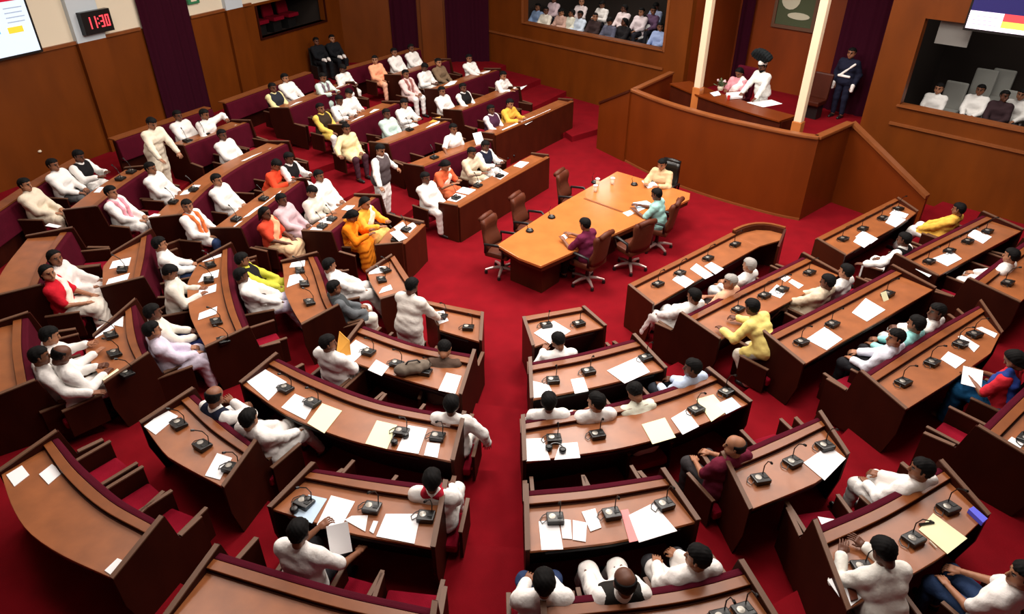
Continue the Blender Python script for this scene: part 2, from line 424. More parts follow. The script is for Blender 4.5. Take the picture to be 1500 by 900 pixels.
# back platform behind the last rows at upper left
# --- front wall (gallery wall)
def FW(u, dep=0): v = FRONT_A+FD*u+FN*dep; return v
def wall_box(mb, u0, u1, z0, z1, d0=0, d1=.2, mi=0):
    q = [FW(u0, d0), FW(u1, d0), FW(u1, d1), FW(u0, d1)]; mb.prism(q, z0, z1, mi)
H = 8.2
GL0, GL1, GLZ = -3.55, 2.22, 2.22; RC0, RC1 = 3.05, 8.2; GR0, GR1, GRZ = 8.95, 16, 2.05; UC = -5.35
fw = MB()
wall_box(fw, UC, GL0, -.2, H); wall_box(fw, GL0, GL1, -.2, GLZ); wall_box(fw, GL0, GL1, 4.3, H); wall_box(fw, GL1, RC0, -.2, H)
wall_box(fw, RC0, RC1, 5.2, H); wall_box(fw, RC1, GR0, -.2, H); wall_box(fw, GR0, GR1, -.2, GRZ); wall_box(fw, GR0, GR1, 3.95, H)
struct(fw.build('wall_front', M_WALL))
t = MB(); wall_box(t, UC, GL1+.1, 1.70, 1.76, -.05, 0); wall_box(t, GL0-.05, GL1+.05, GLZ, GLZ+.04, -.06, .25); struct(t.build('trim_1', M_RAIL))
t = MB(); wall_box(t, GR0-.1, GR1, 1.62, 1.68, -.05, 0); wall_box(t, GR0-.05, GR1, GRZ, GRZ+.04, -.06, .25); struct(t.build('trim_2', M_RAIL))
t = MB(); wall_box(t, GL1+.02, GL1+.10, 2.2, 4.4, -.03, 0); wall_box(t, GL0-.10, GL0-.02, 2.2, 4.4, -.03, 0); struct(t.build('trim_3', M_RAIL))
# galleries behind the openings: stepped floor, dark walls, ceiling
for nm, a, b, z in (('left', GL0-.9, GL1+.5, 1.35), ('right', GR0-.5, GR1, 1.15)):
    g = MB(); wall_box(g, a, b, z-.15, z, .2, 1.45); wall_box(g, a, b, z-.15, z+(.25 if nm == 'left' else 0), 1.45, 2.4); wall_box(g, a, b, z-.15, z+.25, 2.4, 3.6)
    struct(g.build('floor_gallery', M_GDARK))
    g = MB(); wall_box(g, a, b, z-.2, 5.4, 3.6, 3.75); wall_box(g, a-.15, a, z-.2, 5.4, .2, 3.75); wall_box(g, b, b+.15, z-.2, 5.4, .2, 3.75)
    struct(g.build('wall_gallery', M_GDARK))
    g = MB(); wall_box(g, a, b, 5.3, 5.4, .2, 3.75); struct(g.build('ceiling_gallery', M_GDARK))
# recess behind the podium
g = MB(); wall_box(g, RC0, RC1, -.2, 5.3, 2.5, 2.65); wall_box(g, RC0-.15, RC0, -.2, 5.3, .2, 2.65); wall_box(g, RC1, RC1+.15, -.2, 5.3, .2, 2.65)
struct(g.build('wall_recess', mat('recess_wood', (120, 50, 11), .45, .35, var=.14, vscale=2.2, stretch=(1, 1, .35))))
g = MB(); wall_box(g, RC0, RC1, 5.2, 5.3, .2, 2.65); struct(g.build('ceiling_recess', M_WALL))

# --- left wall (clock wall): wood below, cream above
LA, LB = P(60, 245, .9).xy, P(390, 125, .9).xy; LDv = (LB-LA).normalized(); LN = Vector((-LDv.y, LDv.x))
if LN.dot(Vector((0, 12))-LA) > 0: LN = -LN
def LWp(u, dep=0): return LA+LDv*u+LN*dep
def lbox(mb, u0, u1, z0, z1, d0=0, d1=.2, mi=0): mb.prism([LWp(u0, d0), LWp(u1, d0), LWp(u1, d1), LWp(u0, d1)], z0, z1, mi)
def lu(x, y):
    v = PV(x, y, LA, LN); return (v.xy-LA).dot(LDv), v.z
LEND = lu(500, 30)[0]; WZ = 3.27
W0, W1 = lu(383, 56)[0], lu(478, 38)[0]; WB, WT = 2.28, 3.2
C0, C1 = lu(206, 40)[0], lu(276, 25)[0]
m = MB(); lbox(m, -12, W0, -.2, WZ); lbox(m, W0, W1, -.2, WB); lbox(m, W0, W1, WT, WZ); lbox(m, W1, LEND, -.2, WZ)
struct(m.build('wall_left', M_WALL))
m = MB(); lbox(m, -12, LEND, WZ, H, .02, .22); struct(m.build('wall_left_upper', M_CREAM))
m = MB(); lbox(m, -12, C0-.05, WZ-.02, WZ+.05, -.05, .05); lbox(m, C1+.05, W0-.2, WZ-.02, WZ+.05, -.05, .05); struct(m.build('trim_4', M_RAIL))
p0, p1 = lu(112, 70)[0], lu(152, 58)[0]
m = MB(); lbox(m, p0, p1, WZ, H, -.10, .02); struct(m.build('wall_left_pilaster', M_PALEBLUE))
m = MB(); lbox(m, p0, p1, -.2, WZ, -.10, 0); q0, q1 = lu(328, 16)[0], lu(352, 10)[0]; lbox(m, q0, q1, -.2, WZ, -.10, 0); struct(m.build('wall_left_pier', M_WALL))
m = MB(); lbox(m, q0, q1, WZ, H, -.10, .02); struct(m.build('wall_left_pilaster', M_PALEBLUE))
# small gallery window in the left wall
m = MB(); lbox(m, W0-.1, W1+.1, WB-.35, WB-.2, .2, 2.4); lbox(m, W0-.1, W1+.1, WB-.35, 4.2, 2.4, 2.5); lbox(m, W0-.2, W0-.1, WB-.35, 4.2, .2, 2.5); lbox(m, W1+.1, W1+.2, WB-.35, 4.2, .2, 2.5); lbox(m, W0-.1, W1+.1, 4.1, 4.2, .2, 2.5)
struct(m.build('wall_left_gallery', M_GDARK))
m = MB(); lbox(m, W0-.06, W1+.06, WB-.05, WB, -.04, .22); lbox(m, W0-.06, W0, WB, WT, -.04, 0); lbox(m, W1, W1+.06, WB, WT, -.04, 0); struct(m.build('trim_5', M_MAH))
# --- corner wall between them
CA = LWp(LEND); CB = FW(UC); CDv = (CB-CA).normalized(); CN = Vector((-CDv.y, CDv.x))
if CN.dot(Vector((0, 12))-CA) > 0: CN = -CN
def CWp(u, dep=0): return CA+CDv*u+CN*dep
def cbox(mb, u0, u1, z0, z1, d0=0, d1=.2, mi=0): mb.prism([CWp(u0, d0), CWp(u1, d0), CWp(u1, d1), CWp(u0, d1)], z0, z1, mi)
def cu(x, y):
    v = PV(x, y, CA, CN); return (v.xy-CA).dot(CDv)
m = MB(); cbox(m, 0, (CB-CA).length, -.2, H); struct(m.build('wall_corner', M_WALL))
m = MB(); cbox(m, cu(618, 40), cu(650, 40), -.2, H, -.12, 0); struct(m.build('wall_corner_pier', M_WALL))
CE = MB(); CE.prism([(-16, -4), (18, -4), (18, 32), (-16, 32)], H, H+.2); struct(CE.build('ceiling', M_CREAM))

def curtain(name, A, D, N, w, z0, z1, label):
    """pleated cloth hanging in front of a wall"""
    n = int(w/.035); vs, fs = [], []
    for i in range(n+1):
        u = w*i/n; off = -.07+.02*math.sin(u*2*math.pi/.26)+.012*math.sin(u*17+1)
        p = A+D*u+N*off; q = A+D*u+N*(off*1.15)
        vs += [(q.x, q.y, z0), (p.x, p.y, z1)]
    for i in range(n): fs.append((2*i, 2*i+2, 2*i+3, 2*i+1))
    b = len(vs); back = [(v[0]+N.x*.012, v[1]+N.y*.012, v[2]) for v in vs]
    fs += [tuple(b+j for j in f[::-1]) for f in fs]
    vs += back
    fs += [(0, 1, b+1, b), (2*n, b+2*n, b+2*n+1, 2*n+1)]
    mb = MB(); mb.add(vs, fs); mid = A+D*(w/2)
    o = mb.build(name, M_CURT, None, loc=(mid.x, mid.y, z0), smooth=True)
    tag(o, label, 'curtain', 'purple wall curtains')
    r = MB(); p, q = A+D*-.1+N*-.09, A+D*(w+.1)+N*-.09
    r.tube([(p.x, p.y, z1+.03), (q.x, q.y, z1+.03)], .025); rr = r.build('curtain_rail', M_MAH, o, loc=(mid.x, mid.y, z0)); rr.location = (0, 0, 0)
    return o
curtain('curtain', LWp(C0), LDv, LN, C1-C0, .72, 5.6, 'tall purple curtain on the clock wall, right of the clock')
a, b = cu(573, 40), cu(612, 40); curtain('curtain', CWp(a), CDv, CN, b-a, .7, 5.4, 'narrow purple curtain in the far corner, left of its wooden pier')
a, b = cu(653, 40), cu(716, 40); curtain('curtain', CWp(a), CDv, CN, b-a, .4, 5.4, 'wide purple curtain in the far corner, right of its wooden pier')
def ru(x, y, dep):
    A = FW(0, dep); v = PV(x, y, A, FN); return (v.xy-A).dot(FD)
a, b = RC0+.12, ru(1098, 60, 2.4); curtain('curtain', FW(a, 2.45), FD, FN, b-a, 1.1, 5.1, 'purple curtain left of the framed picture behind the podium')
a, b = ru(1222, 90, 1.9), RC1-.02; curtain('curtain', FW(a, 1.9), FD, FN, b-a, 1.1, 5.1, 'purple curtain behind the black-uniformed guard at the podium')
# extend podium-level floor into the recess
PZ = 1.1
# ------------------------------------------------------------------ podium
pf = smooth_line([(3.05, 17.9), (3.55, 17.0), (4.1, 16.22), (4.75, 15.5), (5.4, 14.92), (6.0, 14.45), (6.45, 14.2)])
pn = normals(pf); pn = [(-n if n.dot(Vector((5, 18))-p) < 0 else n) for p, n in zip(pf, pn)]
ret = Vector((7.56, 15.19)); rn = (ret-pf[-1]).normalized()
plat = [p+n*.05 for p, n in zip(pf, pn)]+[ret+Vector((0, .05)), FW(RC1-.02, .0), FW(RC1-.02, 2.5), FW(RC0+.02, 2.5), FW(RC0+.02, 0), Vector((3.6, 20.3)), Vector((3.0, 18.9))]
struct(MB().prism(plat, -.1, PZ).build('floor_podium', M_CARPET))
RZ = 1.86
pod = empty('podium', (4.75, 15.5, 0), label='tall curved wooden podium front with a rounded top rail below the speaker', cat='podium')
MB().sweep(pf, pn, 0, .08, 0, RZ).build('front_panel', M_PODW, pod)
MB().sweep(pf, pn, -.04, .13, RZ, RZ+.07).build('top_rail', M_RAIL, pod, bevel=.02)
MB().sweep(pf, pn, -.02, 0, 0, .05).build('plinth', M_RAIL, pod)
def seg(mb, a, b, w0, w1, z0a, z1a, z0b=None, z1b=None):
    """board along plan segment a-b; heights may differ at the two ends"""
    a, b = Vector(a), Vector(b); t = (b-a).normalized(); n = Vector((-t.y, t.x)); z0b = z0a if z0b is None else z0b; z1b = z1a if z1b is None else z1b
    vs = []
    for p, zz0, zz1 in ((a, z0a, z1a), (b, z0b, z1b)):
        for w, z in ((w0, zz0), (w1, zz0), (w1, zz1), (w0, zz1)): q = p+n*w; vs.append((q.x, q.y, z))
    mb.add(vs, [(0, 1, 5, 4), (1, 2, 6, 5), (2, 3, 7, 6), (3, 0, 4, 7), (0, 3, 2, 1), (4, 5, 6, 7)])
    return mb
seg(MB(), pf[-1], ret, 0, .08, 0, RZ).build('side_panel', M_PODW, pod)
seg(MB(), pf[-1], ret, -.05, .13, RZ, RZ+.07).build('side_rail', M_RAIL, pod, bevel=.02)
# left wing of the podium: level rail going back, then a stepped-down lower wing
wl = P(880, 152, 1.25).xy; wb = P(982, 108, RZ).xy
seg(MB(), pf[0], wb, -.08, 0, 0, RZ).build('side_panel', M_PODW, pod); seg(MB(), pf[0], wb, -.12, .04, RZ, RZ+.07).build('side_rail', M_RAIL, pod, bevel=.02)
seg(MB(), pf[0], wl, -.03, .05, 0, RZ, 0, 1.25).build('wing_panel', M_PODW, pod); seg(MB(), pf[0], wl, -.06, .08, RZ, RZ+.06, 1.25, 1.31).build('wing_rail', M_MAH2, pod)
# sloping stair balustrade at the right
sb = P(1357, 290, .80).xy
bal = empty('stair_balustrade', (ret.x, ret.y, 0), label='sloping wooden handrail and panel running down right from the podium', cat='handrail')
seg(MB(), ret, sb, 0, .08, 0, RZ, 0, .78).build('panel', M_PODW, bal); seg(MB(), ret, sb, -.05, .13, RZ, RZ+.07, .78, .85).build('handrail', M_RAIL, bal)
# steps beside the podium, left
st = MB().prism([FW(-2.2), Vector((.95, 21.4)), P(838, 200, .17).xy, P(880, 188, .17).xy, Vector((3.0, 20.35)), Vector((3.3, 21.9))], .0, .168); struct(st.build('floor_step', M_CARPET))
# speaker's desk on the podium
dk = empty('speaker_desk', (5.3, 17, PZ), label="curved wooden speaker's desk on top of the podium", cat='desk')
df = smooth_line([P(982, 122, 1.85), P(1020, 138, 1.85), P(1060, 152, 1.85), P(1100, 165, 1.85), P(1143, 177, 1.85)])
dn = normals(df); dn = [(-n if n.dot(Vector((8, 20))-p) < 0 else n) for p, n in zip(df, dn)]
MB().sweep(df, dn, -.02, .62, 1.81, 1.85).build('desktop', M_PODW, dk, bevel=.005)
MB().sweep(df, dn, .02, .06, PZ, 1.81).build('front_panel', M_MAH2, dk)
for i in (0, -1):
    a = df[i]+dn[i]*.06; b = df[i]+dn[i]*.6; seg(MB(), a, b, -.02, .02, PZ, 1.81).build('end_panel', M_MAH2, dk)
# pillars
for (x, y, lab) in ((1022, 136, "cream pillar left of the seated speaker, standing at the podium desk's left part"), (1168, 187, 'cream pillar right of the leaning white-uniformed person on the podium')):
    p = P(x, y, 1.86); o = empty('pillar', (p.x, p.y, PZ), label=lab, cat='pillar', group='cream podium pillars')
    MB().box((p.x, p.y, (2.0+H)/2), (.17, .17, H-2.0), .82).build('shaft', M_PILLAR, o, bevel=.015)
    MB().box((p.x, p.y, (PZ+2.0)/2), (.21, .21, 2.0-PZ), .82).build('base', M_TABLE, o, bevel=.01)
# framed picture on the recess wall
ua, ub = ru(1133, 20, 2.45), ru(1197, 20, 2.45); zb_ = PV(1165, 44, FW(0, 2.45), FN).z
mid = FW((ua+ub)/2, 2.5); o = empty('framed_picture', (mid.x, mid.y, zb_), label='framed dark picture with a pale relief hanging behind the podium', cat='picture')
g = MB()
for (a, b, z0, z1) in ((ua, ub, zb_, zb_+.09), (ua, ub, zb_+1.3, zb_+1.39), (ua, ua+.09, zb_+.09, zb_+1.3), (ub-.09, ub, zb_+.09, zb_+1.3)): wall_box(g, a, b, z0, z1, 2.42, 2.5)
g.build('frame', M_STRIP, o)
g = MB(); wall_box(g, ua+.09, ub-.09, zb_+.09, zb_+1.3, 2.46, 2.5); g.build('backing', mat('picture_green', (70, 78, 52), .7), o)
g = MB()
def blob(uc, zc, ru_, rz_):
    n = 16; g.extrude([tuple(FW(uc+ru_*math.cos(2*math.pi*i/n), 2.44))+(zc+rz_*math.sin(2*math.pi*i/n),) for i in range(n)], tuple(FN*.03)+(0,))
w = ub-ua; blob(ua+w*.36, zb_+.78, w*.22, .28); blob(ua+w*.60, zb_+.36, w*.26, .09)
g.build('relief', mat('picture_relief', (196, 192, 168), .7), o)

# ------------------------------------------------------------------ things on the left wall
def lthing(name, lab, cat, x, y):
    v = PV(x, y, LA, LN); return empty(name, v, label=lab, cat=cat)
def lplate(o, name, px, d0, d1, m, bevel=0):
    us = [lu(*q) for q in px]; u0, u1 = min(u[0] for u in us), max(u[0] for u in us); z0, z1 = min(u[1] for u in us), max(u[1] for u in us)
    g = MB(); lbox(g, u0, u1, z0, z1, d0, d1); return g.build(name, m, o, bevel=bevel)
def em(name, rgb, s): return mat(name, rgb, .5, .2, emit=s)
tv = lthing('wall_screen', 'lit white and blue wall screen at the upper left corner', 'screen', 0, 70)
u1, zb1 = lu(54, 72); u0 = u1-2.2; zt1 = zb1+1.25
def lp2(o, name, u0, u1, z0, z1, d0, d1, m):
    g = MB(); lbox(g, u0, u1, z0, z1, d0, d1); return g.build(name, m, o)
lp2(tv, 'casing', u0-.05, u1+.05, zb1-.05, zt1+.05, -.12, -.03, M_BLACK)
scr = lp2(tv, 'display', u0, u1, zb1, zt1, -.125, -.12, em('screen_white', (205, 222, 240), .85))
lp2(tv, 'red_band', u0, u1, zt1-.22, zt1, -.128, -.125, em('screen_red', (190, 20, 50), .6))
lp2(tv, 'yellow_block', u1-.55, u1-.22, zb1+.42, zb1+.54, -.128, -.125, em('screen_yellow', (225, 200, 60), .8))
lp2(tv, 'blue_block', u1-.95, u1-.72, zb1+.45, zt1-.35, -.128, -.125, em('screen_blue', (90, 160, 225), .8))
for i in range(4): lp2(tv, 'text_line', u1-.5, u1-.12+.03*(i % 2), zb1+.62+.09*i, zb1+.64+.09*i, -.128, -.125, em('screen_grey', (160, 175, 195), .6))
ck = lthing('wall_clock', 'black digital clock with red digits on the left wall pilaster', 'clock', 130, 40)
cu0, cz1 = lu(107, 22); cu1, cz0 = lu(157, 40)
cz0 = lu(132, 48)[1]; cz1 = lu(130, 14)[1]
lp2(ck, 'casing', cu0, cu1, cz0, cz1, -.24, -.10, M_BLACK)
SEGS = {'1': 'bc', '3': 'abgcd', '0': 'abcdef'}
RED = em('led_red', (255, 70, 80), 1.6); w = cu1-cu0; h = cz1-cz0; dw, dh = w*.13, h*.52; zc = cz0+h*.24
g = MB(); x = cu0+w*.14
for ch in '11:30':
    if ch == ':':
        for q in (.28, .68): lbox(g, x, x+w*.03, zc+dh*q, zc+dh*q+.04, -.25, -.24)
        x += w*.08; continue
    t_ = .028
    S = {'a': (0, dw, dh-t_, dh), 'd': (0, dw, 0, t_), 'g': (0, dw, dh/2-t_/2, dh/2+t_/2), 'f': (0, t_, dh/2, dh), 'e': (0, t_, 0, dh/2), 'b': (dw-t_, dw, dh/2, dh), 'c': (dw-t_, dw, 0, dh/2)}
    for s_ in SEGS[ch]:
        a, b, c, d = S[s_]; lbox(g, x+a, x+b, zc+c, zc+d, -.25, -.24)
    x += dw+w*.055
g.build('digits', RED, ck)
ex = lthing('exit_sign', 'small green sign high on the cream wall right of the curtain', 'sign', 283, 4)
u0, z0 = lu(275, 7); u1 = lu(291, 3)[0]
lp2(ex, 'panel', u0, u1, z0, z0+.2, -.04, .02, mat('sign_green', (50, 120, 80), .5)); lp2(ex, 'pictogram', u0+.1, u1-.1, z0+.06, z0+.14, -.045, -.04, M_CREAM)
v = PV(58, 222, LA, LN); o = MB().lathe((v.x, v.y, v.z), [(.03, -.02), (.045, 0), (.03, .03)]).build('wall_fitting', M_CREAM, None, loc=v); tag(o, 'small pale round fitting on the wooden left wall', 'fitting')
# right gallery screen
ua, za = None, None
A0 = FW(0, -.1)
def fu(x, y, dep=-.1):
    A = FW(0, dep); v = PV(x, y, A, FN); return (v.xy-A).dot(FD), v.z
u0, zb2 = fu(1415, 40); u1 = u0+2.1; zt2 = zb2+1.3
v = FW(u0, -.1); sc = empty('wall_screen', (v.x, v.y, zb2), label='wall screen at upper right with white, red and yellow strip', cat='screen')
def fp(o, name, a, b, c, d, d0, d1, m):
    g = MB(); wall_box(g, a, b, c, d, d0, d1); return g.build(name, m, o)
fp(sc, 'casing', u0-.04, u1+.04, zb2-.05, zt2+.05, -.14, -.02, M_BLACK)
fp(sc, 'display', u0, u1, zb2, zt2, -.145, -.14, em('screen_navy', (40, 36, 92), .5))
fp(sc, 'white_panel', u0, u0+.62, zb2, zb2+.34, -.15, -.145, em('screen_lilac', (240, 226, 250), 1.3))
fp(sc, 'red_panel', u0+.62, u1, zb2+.20, zb2+.34, -.15, -.145, em('screen_red2', (235, 70, 75), .9))
fp(sc, 'yellow_panel', u0+.62, u1, zb2+.08, zb2+.20, -.15, -.145, em('screen_yel2', (245, 215, 90), 1.0))
fp(sc, 'white_strip', u0+.62, u1, zb2, zb2+.08, -.15, -.145, em('screen_lilac', (240, 226, 250), 1.3))
for i in range(3): fp(sc, 'text_line', u0+.08, u0+.54-.06*(i % 2), zb2+.09+.075*i, zb2+.105+.075*i, -.152, -.15, em('screen_text', (180, 165, 200), .9))
v = FW(u0-.15, .12); o = MB().prism([FW(u0-.6, .21), FW(u0+.05, .21), FW(u0+.05, .25), FW(u0-.6, .25)], 3.45, 3.92).build('ceiling_light_patch', mat('dull_grey', (112, 110, 106), .8), None, loc=(v.x, v.y, 3.3)); tag(o, 'flat grey sheet painted as ceiling light at the upper left of the right gallery opening', 'light patch')  # flat grey sheet, its colour stands in for a patch of ceiling light
# ------------------------------------------------------------------ people: implicit surfaces turned into meshes
def V3(*a): return np.array(a, float)
def cone(G, a, b, r1, r2, sq=None):
    a, b = np.asarray(a, float), np.asarray(b, float); d = b-a; L = d@d+1e-12
    x, y, z = G[0]-a[0], G[1]-a[1], G[2]-a[2]
    t = np.clip((x*d[0]+y*d[1]+z*d[2])/L, 0, 1)
    return np.sqrt((x-t*d[0])**2+(y-t*d[1])**2+(z-t*d[2])**2)-(r1+(r2-r1)*t)
def smin(a, b, k):
    h = np.clip(.5+.5*(b-a)/k, 0, 1); return b+(a-b)*h-k*h*(1-h)
def union(G, prims, k):
    f = None
    for p in prims:
        c = cone(G, *p); f = c if f is None else smin(f, c, k)
    return f
def bounds(prims, pad=.03):
    lo, hi = np.full(3, 9.), np.full(3, -9.)
    for a, b, r1, r2 in prims:
        for q, r in ((a, r1), (b, r2)):
            lo = np.minimum(lo, np.asarray(q)-r); hi = np.maximum(hi, np.asarray(q)+r)
    return lo-pad, hi+pad
def nets(fun, lo, hi, h):
    n = np.ceil((hi-lo)/h).astype(int)+2
    ax = [lo[i]+h*np.arange(n[i]) for i in range(3)]
    G = np.meshgrid(*ax, indexing='ij'); F = fun(G); I = F < 0
    nx, ny, nz = n
    cor = [(i, j, k) for i in (0, 1) for j in (0, 1) for k in (0, 1)]
    sl = lambda A, c: A[c[0]:nx-1+c[0], c[1]:ny-1+c[1], c[2]:nz-1+c[2]]
    cnt = sum(sl(I, c).astype(int) for c in cor); act = (cnt > 0) & (cnt < 8)
    idx = np.full(act.shape, -1); ijk = np.argwhere(act); idx[act] = np.arange(len(ijk))
    S = np.zeros((len(ijk), 3)); N = np.zeros(len(ijk))
    vals = {c: sl(F, c)[act] for c in cor}
    for c in cor:
        for d in range(3):
            if c[d]: continue
            e = list(c); e[d] = 1; e = tuple(e); a, b = vals[c], vals[e]; m = (a < 0) != (b < 0)
            t = np.where(m, a/np.where(m, a-b, 1), 0)
            for q in range(3): S[:, q] += np.where(m, c[q]+(t if q == d else 0), 0)
            N += m
    v = lo+h*(ijk+S/N[:, None])
    quads = []
    for d in range(3):
        a, b = [q for q in range(3) if q != d]
        s0 = [slice(1, n[q]-1) for q in range(3)]; s1 = list(s0); s0[d] = slice(0, n[d]-1); s1[d] = slice(1, n[d])
        A, B = I[tuple(s0)], I[tuple(s1)]; e = np.argwhere(A != B)
        if not len(e): continue
        fl = A[tuple(e.T)]
        base = e.copy(); base[:, a] += 1; base[:, b] += 1
        def g(da, db):
            q = base.copy(); q[:, a] += da; q[:, b] += db; return idx[tuple(q.T)]
        Q = np.stack([g(-1, -1), g(0, -1), g(0, 0), g(-1, 0)], 1)
        if d == 1: fl = ~fl
        Q[~fl] = Q[~fl][:, ::-1]; quads.append(Q)
    Q = np.concatenate(quads); Q = Q[(Q >= 0).all(1)]
    return v, Q
def to_mesh(name, parts, mats):
    """parts: list of (verts, quads, material index or array)"""
    vs, fs, ms, b = [], [], [], 0
    for v, q, mi in parts:
        vs.append(v); fs.append(q+b); b += len(v); ms.append(np.full(len(q), mi) if np.isscalar(mi) else mi)
    vs, fs, ms = np.concatenate(vs), np.concatenate(fs), np.concatenate(ms)
    me = bpy.data.meshes.new(name)
    me.vertices.add(len(vs)); me.vertices.foreach_set('co', vs.astype('f').ravel())
    me.loops.add(fs.size); me.loops.foreach_set('vertex_index', fs.astype('i').ravel())
    me.polygons.add(len(fs)); me.polygons.foreach_set('loop_start', (np.arange(len(fs))*4).astype('i'))
    for m in mats: me.materials.append(m)
    me.polygons.foreach_set('material_index', ms.astype('i')); me.polygons.foreach_set('use_smooth', np.ones(len(fs), bool))
    me.update(); me.validate(); return me
def rotz(a): c, s = math.cos(a), math.sin(a); return np.array([[c, -s, 0], [s, c, 0], [0, 0, 1.]])
def rotx(a): c, s = math.cos(a), math.sin(a); return np.array([[1, 0, 0], [0, c, -s], [0, s, c.real]])
# head in its own space: face towards +Y, centre of the cranium at the origin
HEADP = [((0, -.022, .02), (0, .012, .03), .086, .084), ((0, .025, -.045), (0, .045, -.07), .066, .052), ((0, .05, -.095), (0, .066, -.10), .036, .032),
         ((-.045, .03, -.05), (.045, .03, -.05), .042, .042), ((0, -.03, -.05), (0, -.022, -.11), .05, .048)]
def head_sdf(G):
    f = union(G, HEADP, .03)
    for q in [((0, .094, .002), (0, .112, -.038), .010, .015), ((-.032, .086, .022), (.032, .086, .022), .012, .012), ((-.016, .094, -.068), (.016, .094, -.068), .011, .011)]:
        f = smin(f, cone(G, *q), .012)
    for s in (-1, 1):
        f = smin(f, cone(G, (s*.086, -.008, .012), (s*.084, -.002, -.03), .016, .011), .008)
        f = np.maximum(f, -smin(cone(G, (s*.034, .102, .002), (s*.034, .102, .001), .014, .014), f+.2, .005))
    return f
hv, hq = nets(head_sdf, np.array([-.13, -.14, -.24]), np.array([.13, .15, .14]), .009)
hc = hv[hq].mean(1)
HM = np.zeros(len(hq), int)
for s in (-1, 1): HM[(np.linalg.norm(hc-np.array([s*.034, .092, .001]), axis=1) < .015)] = 1
HM[(np.abs(hc[:, 0]) < .026) & (np.abs(hc[:, 2]+.068) < .006) & (hc[:, 1] > .08)] = 2
HM[(np.abs(np.abs(hc[:, 0])-.034) < .02) & (np.abs(hc[:, 2]-.026) < .006) & (hc[:, 1] > .07)] = 1
def hair_mesh(kind):
    def f(G):
        c = union(G, HEADP[:1], .02)-.011
        if kind == 'short':
            nz = .006*np.sin(G[0]*110+1)+.004*np.sin(G[0]*47); cut = np.maximum(np.minimum(.060+nz-G[2], G[1]-.026-nz), np.minimum(-.03-G[2], G[1]+.022)); lowc = -(G[2]+.075)
            c = smin(c, cone(G, (0, -.045, -.03), (0, -.045, -.05), .066, .055), .02)
        elif kind == 'bald':
            cut = np.maximum(.9*(G[1]-.012), G[2]-.052); lowc = -(G[2]+.07)
            c = smin(c, cone(G, (0, -.045, -.03), (0, -.045, -.05), .066, .055), .02)
        else:
            c = smin(c, cone(G, (0, -.06, -.02), (0, -.075, -.17), .075, .06), .03)
            c = smin(c, cone(G, (-.07, -.02, 0), (-.075, -.03, -.13), .035, .03), .02); c = smin(c, cone(G, (.07, -.02, 0), (.075, -.03, -.13), .035, .03), .02)
            cut = .8*(G[1]-.05)-.6*(G[2]-.055); lowc = -(G[2]+.21)
        n = .004*np.sin(G[0]*160+G[1]*60)*np.cos(G[2]*120)
        return np.maximum(np.maximum(c+n, cut), lowc)
    v, q = nets(f, np.array([-.14, -.18, -.27]), np.array([.14, .12, .15]), .01)
    return to_mesh('hair', [(v, q, 0)], [M_BLACK])
def beard_mesh():
    def f(G):
        c = union(G, HEADP[1:4], .03)-.008
        return np.maximum(np.maximum(c, G[2]+.052+.0*G[1]), -(G[1]-.03))
    v, q = nets(f, np.array([-.12, -.02, -.17]), np.array([.12, .13, -.02]), .009)
    return to_mesh('beard', [(v, q, 0)], [M_BLACK])
HAIR = {k: hair_mesh(k) for k in ('short', 'bald', 'long')}
BEARD = beard_mesh()
def hand_geo(curl):
    pr = [((x, .015, 0), (x*1.25, .085, 0), .013, .0125) for x in (-.026, -.009, .009, .026)]
    fg = []
    for x, L, tw in ((-.033, .056, -.10), (-.011, .072, -.03), (.011, .078, .03), (.032, .070, .10)):
        p = np.array([x, .088, 0]); an = curl*.35
        for i, (l, r) in enumerate(((.42, .0085), (.32, .0078), (.26, .0068))):
            d = np.array([tw*math.cos(an), math.cos(an), -math.sin(an)])*L*l; fg.append((p, p+d, r, r*.92)); p = p+d; an += curl
    th = [((.026, .03, -.004), (.05, .058, -.014), .0125, .011), ((.05, .058, -.014), (.058, .09, -.022), .0105, .008)]
    allp = pr+fg+th+[((0, -.03, 0), (0, .03, 0), .026, .028)]
    lo, hi = bounds(allp, .012)
    def f(G):
        p = union(G, pr+[((0, -.03, 0), (0, .03, 0), .024, .026)], .012); t = union(G, th, .006)
        p = smin(p, t, .008)
        for i in range(4): p = smin(p, union(G, fg[i*3:i*3+3], .003), .003)
        return p
    return nets(f, lo, hi, .0052)
HANDS = {c: hand_geo(c) for c in (.25, .6)}
def frame(d, up):
    y = d/np.linalg.norm(d); x = np.cross(y, up); x /= np.linalg.norm(x); return np.stack([x, y, np.cross(x, y)], 1)
def ik(a, b, l1, l2, pole):
    a, b = np.asarray(a, float), np.asarray(b, float); d = b-a; L = np.linalg.norm(d); u = d/L; D = min(L, (l1+l2)*.995)
    x = (l1*l1-l2*l2+D*D)/(2*D); h = math.sqrt(max(0, l1*l1-x*x)); p = np.asarray(pole, float); p = p-(p@u)*u; p /= np.linalg.norm(p)
    return a+u*x+p*h, a+u*D
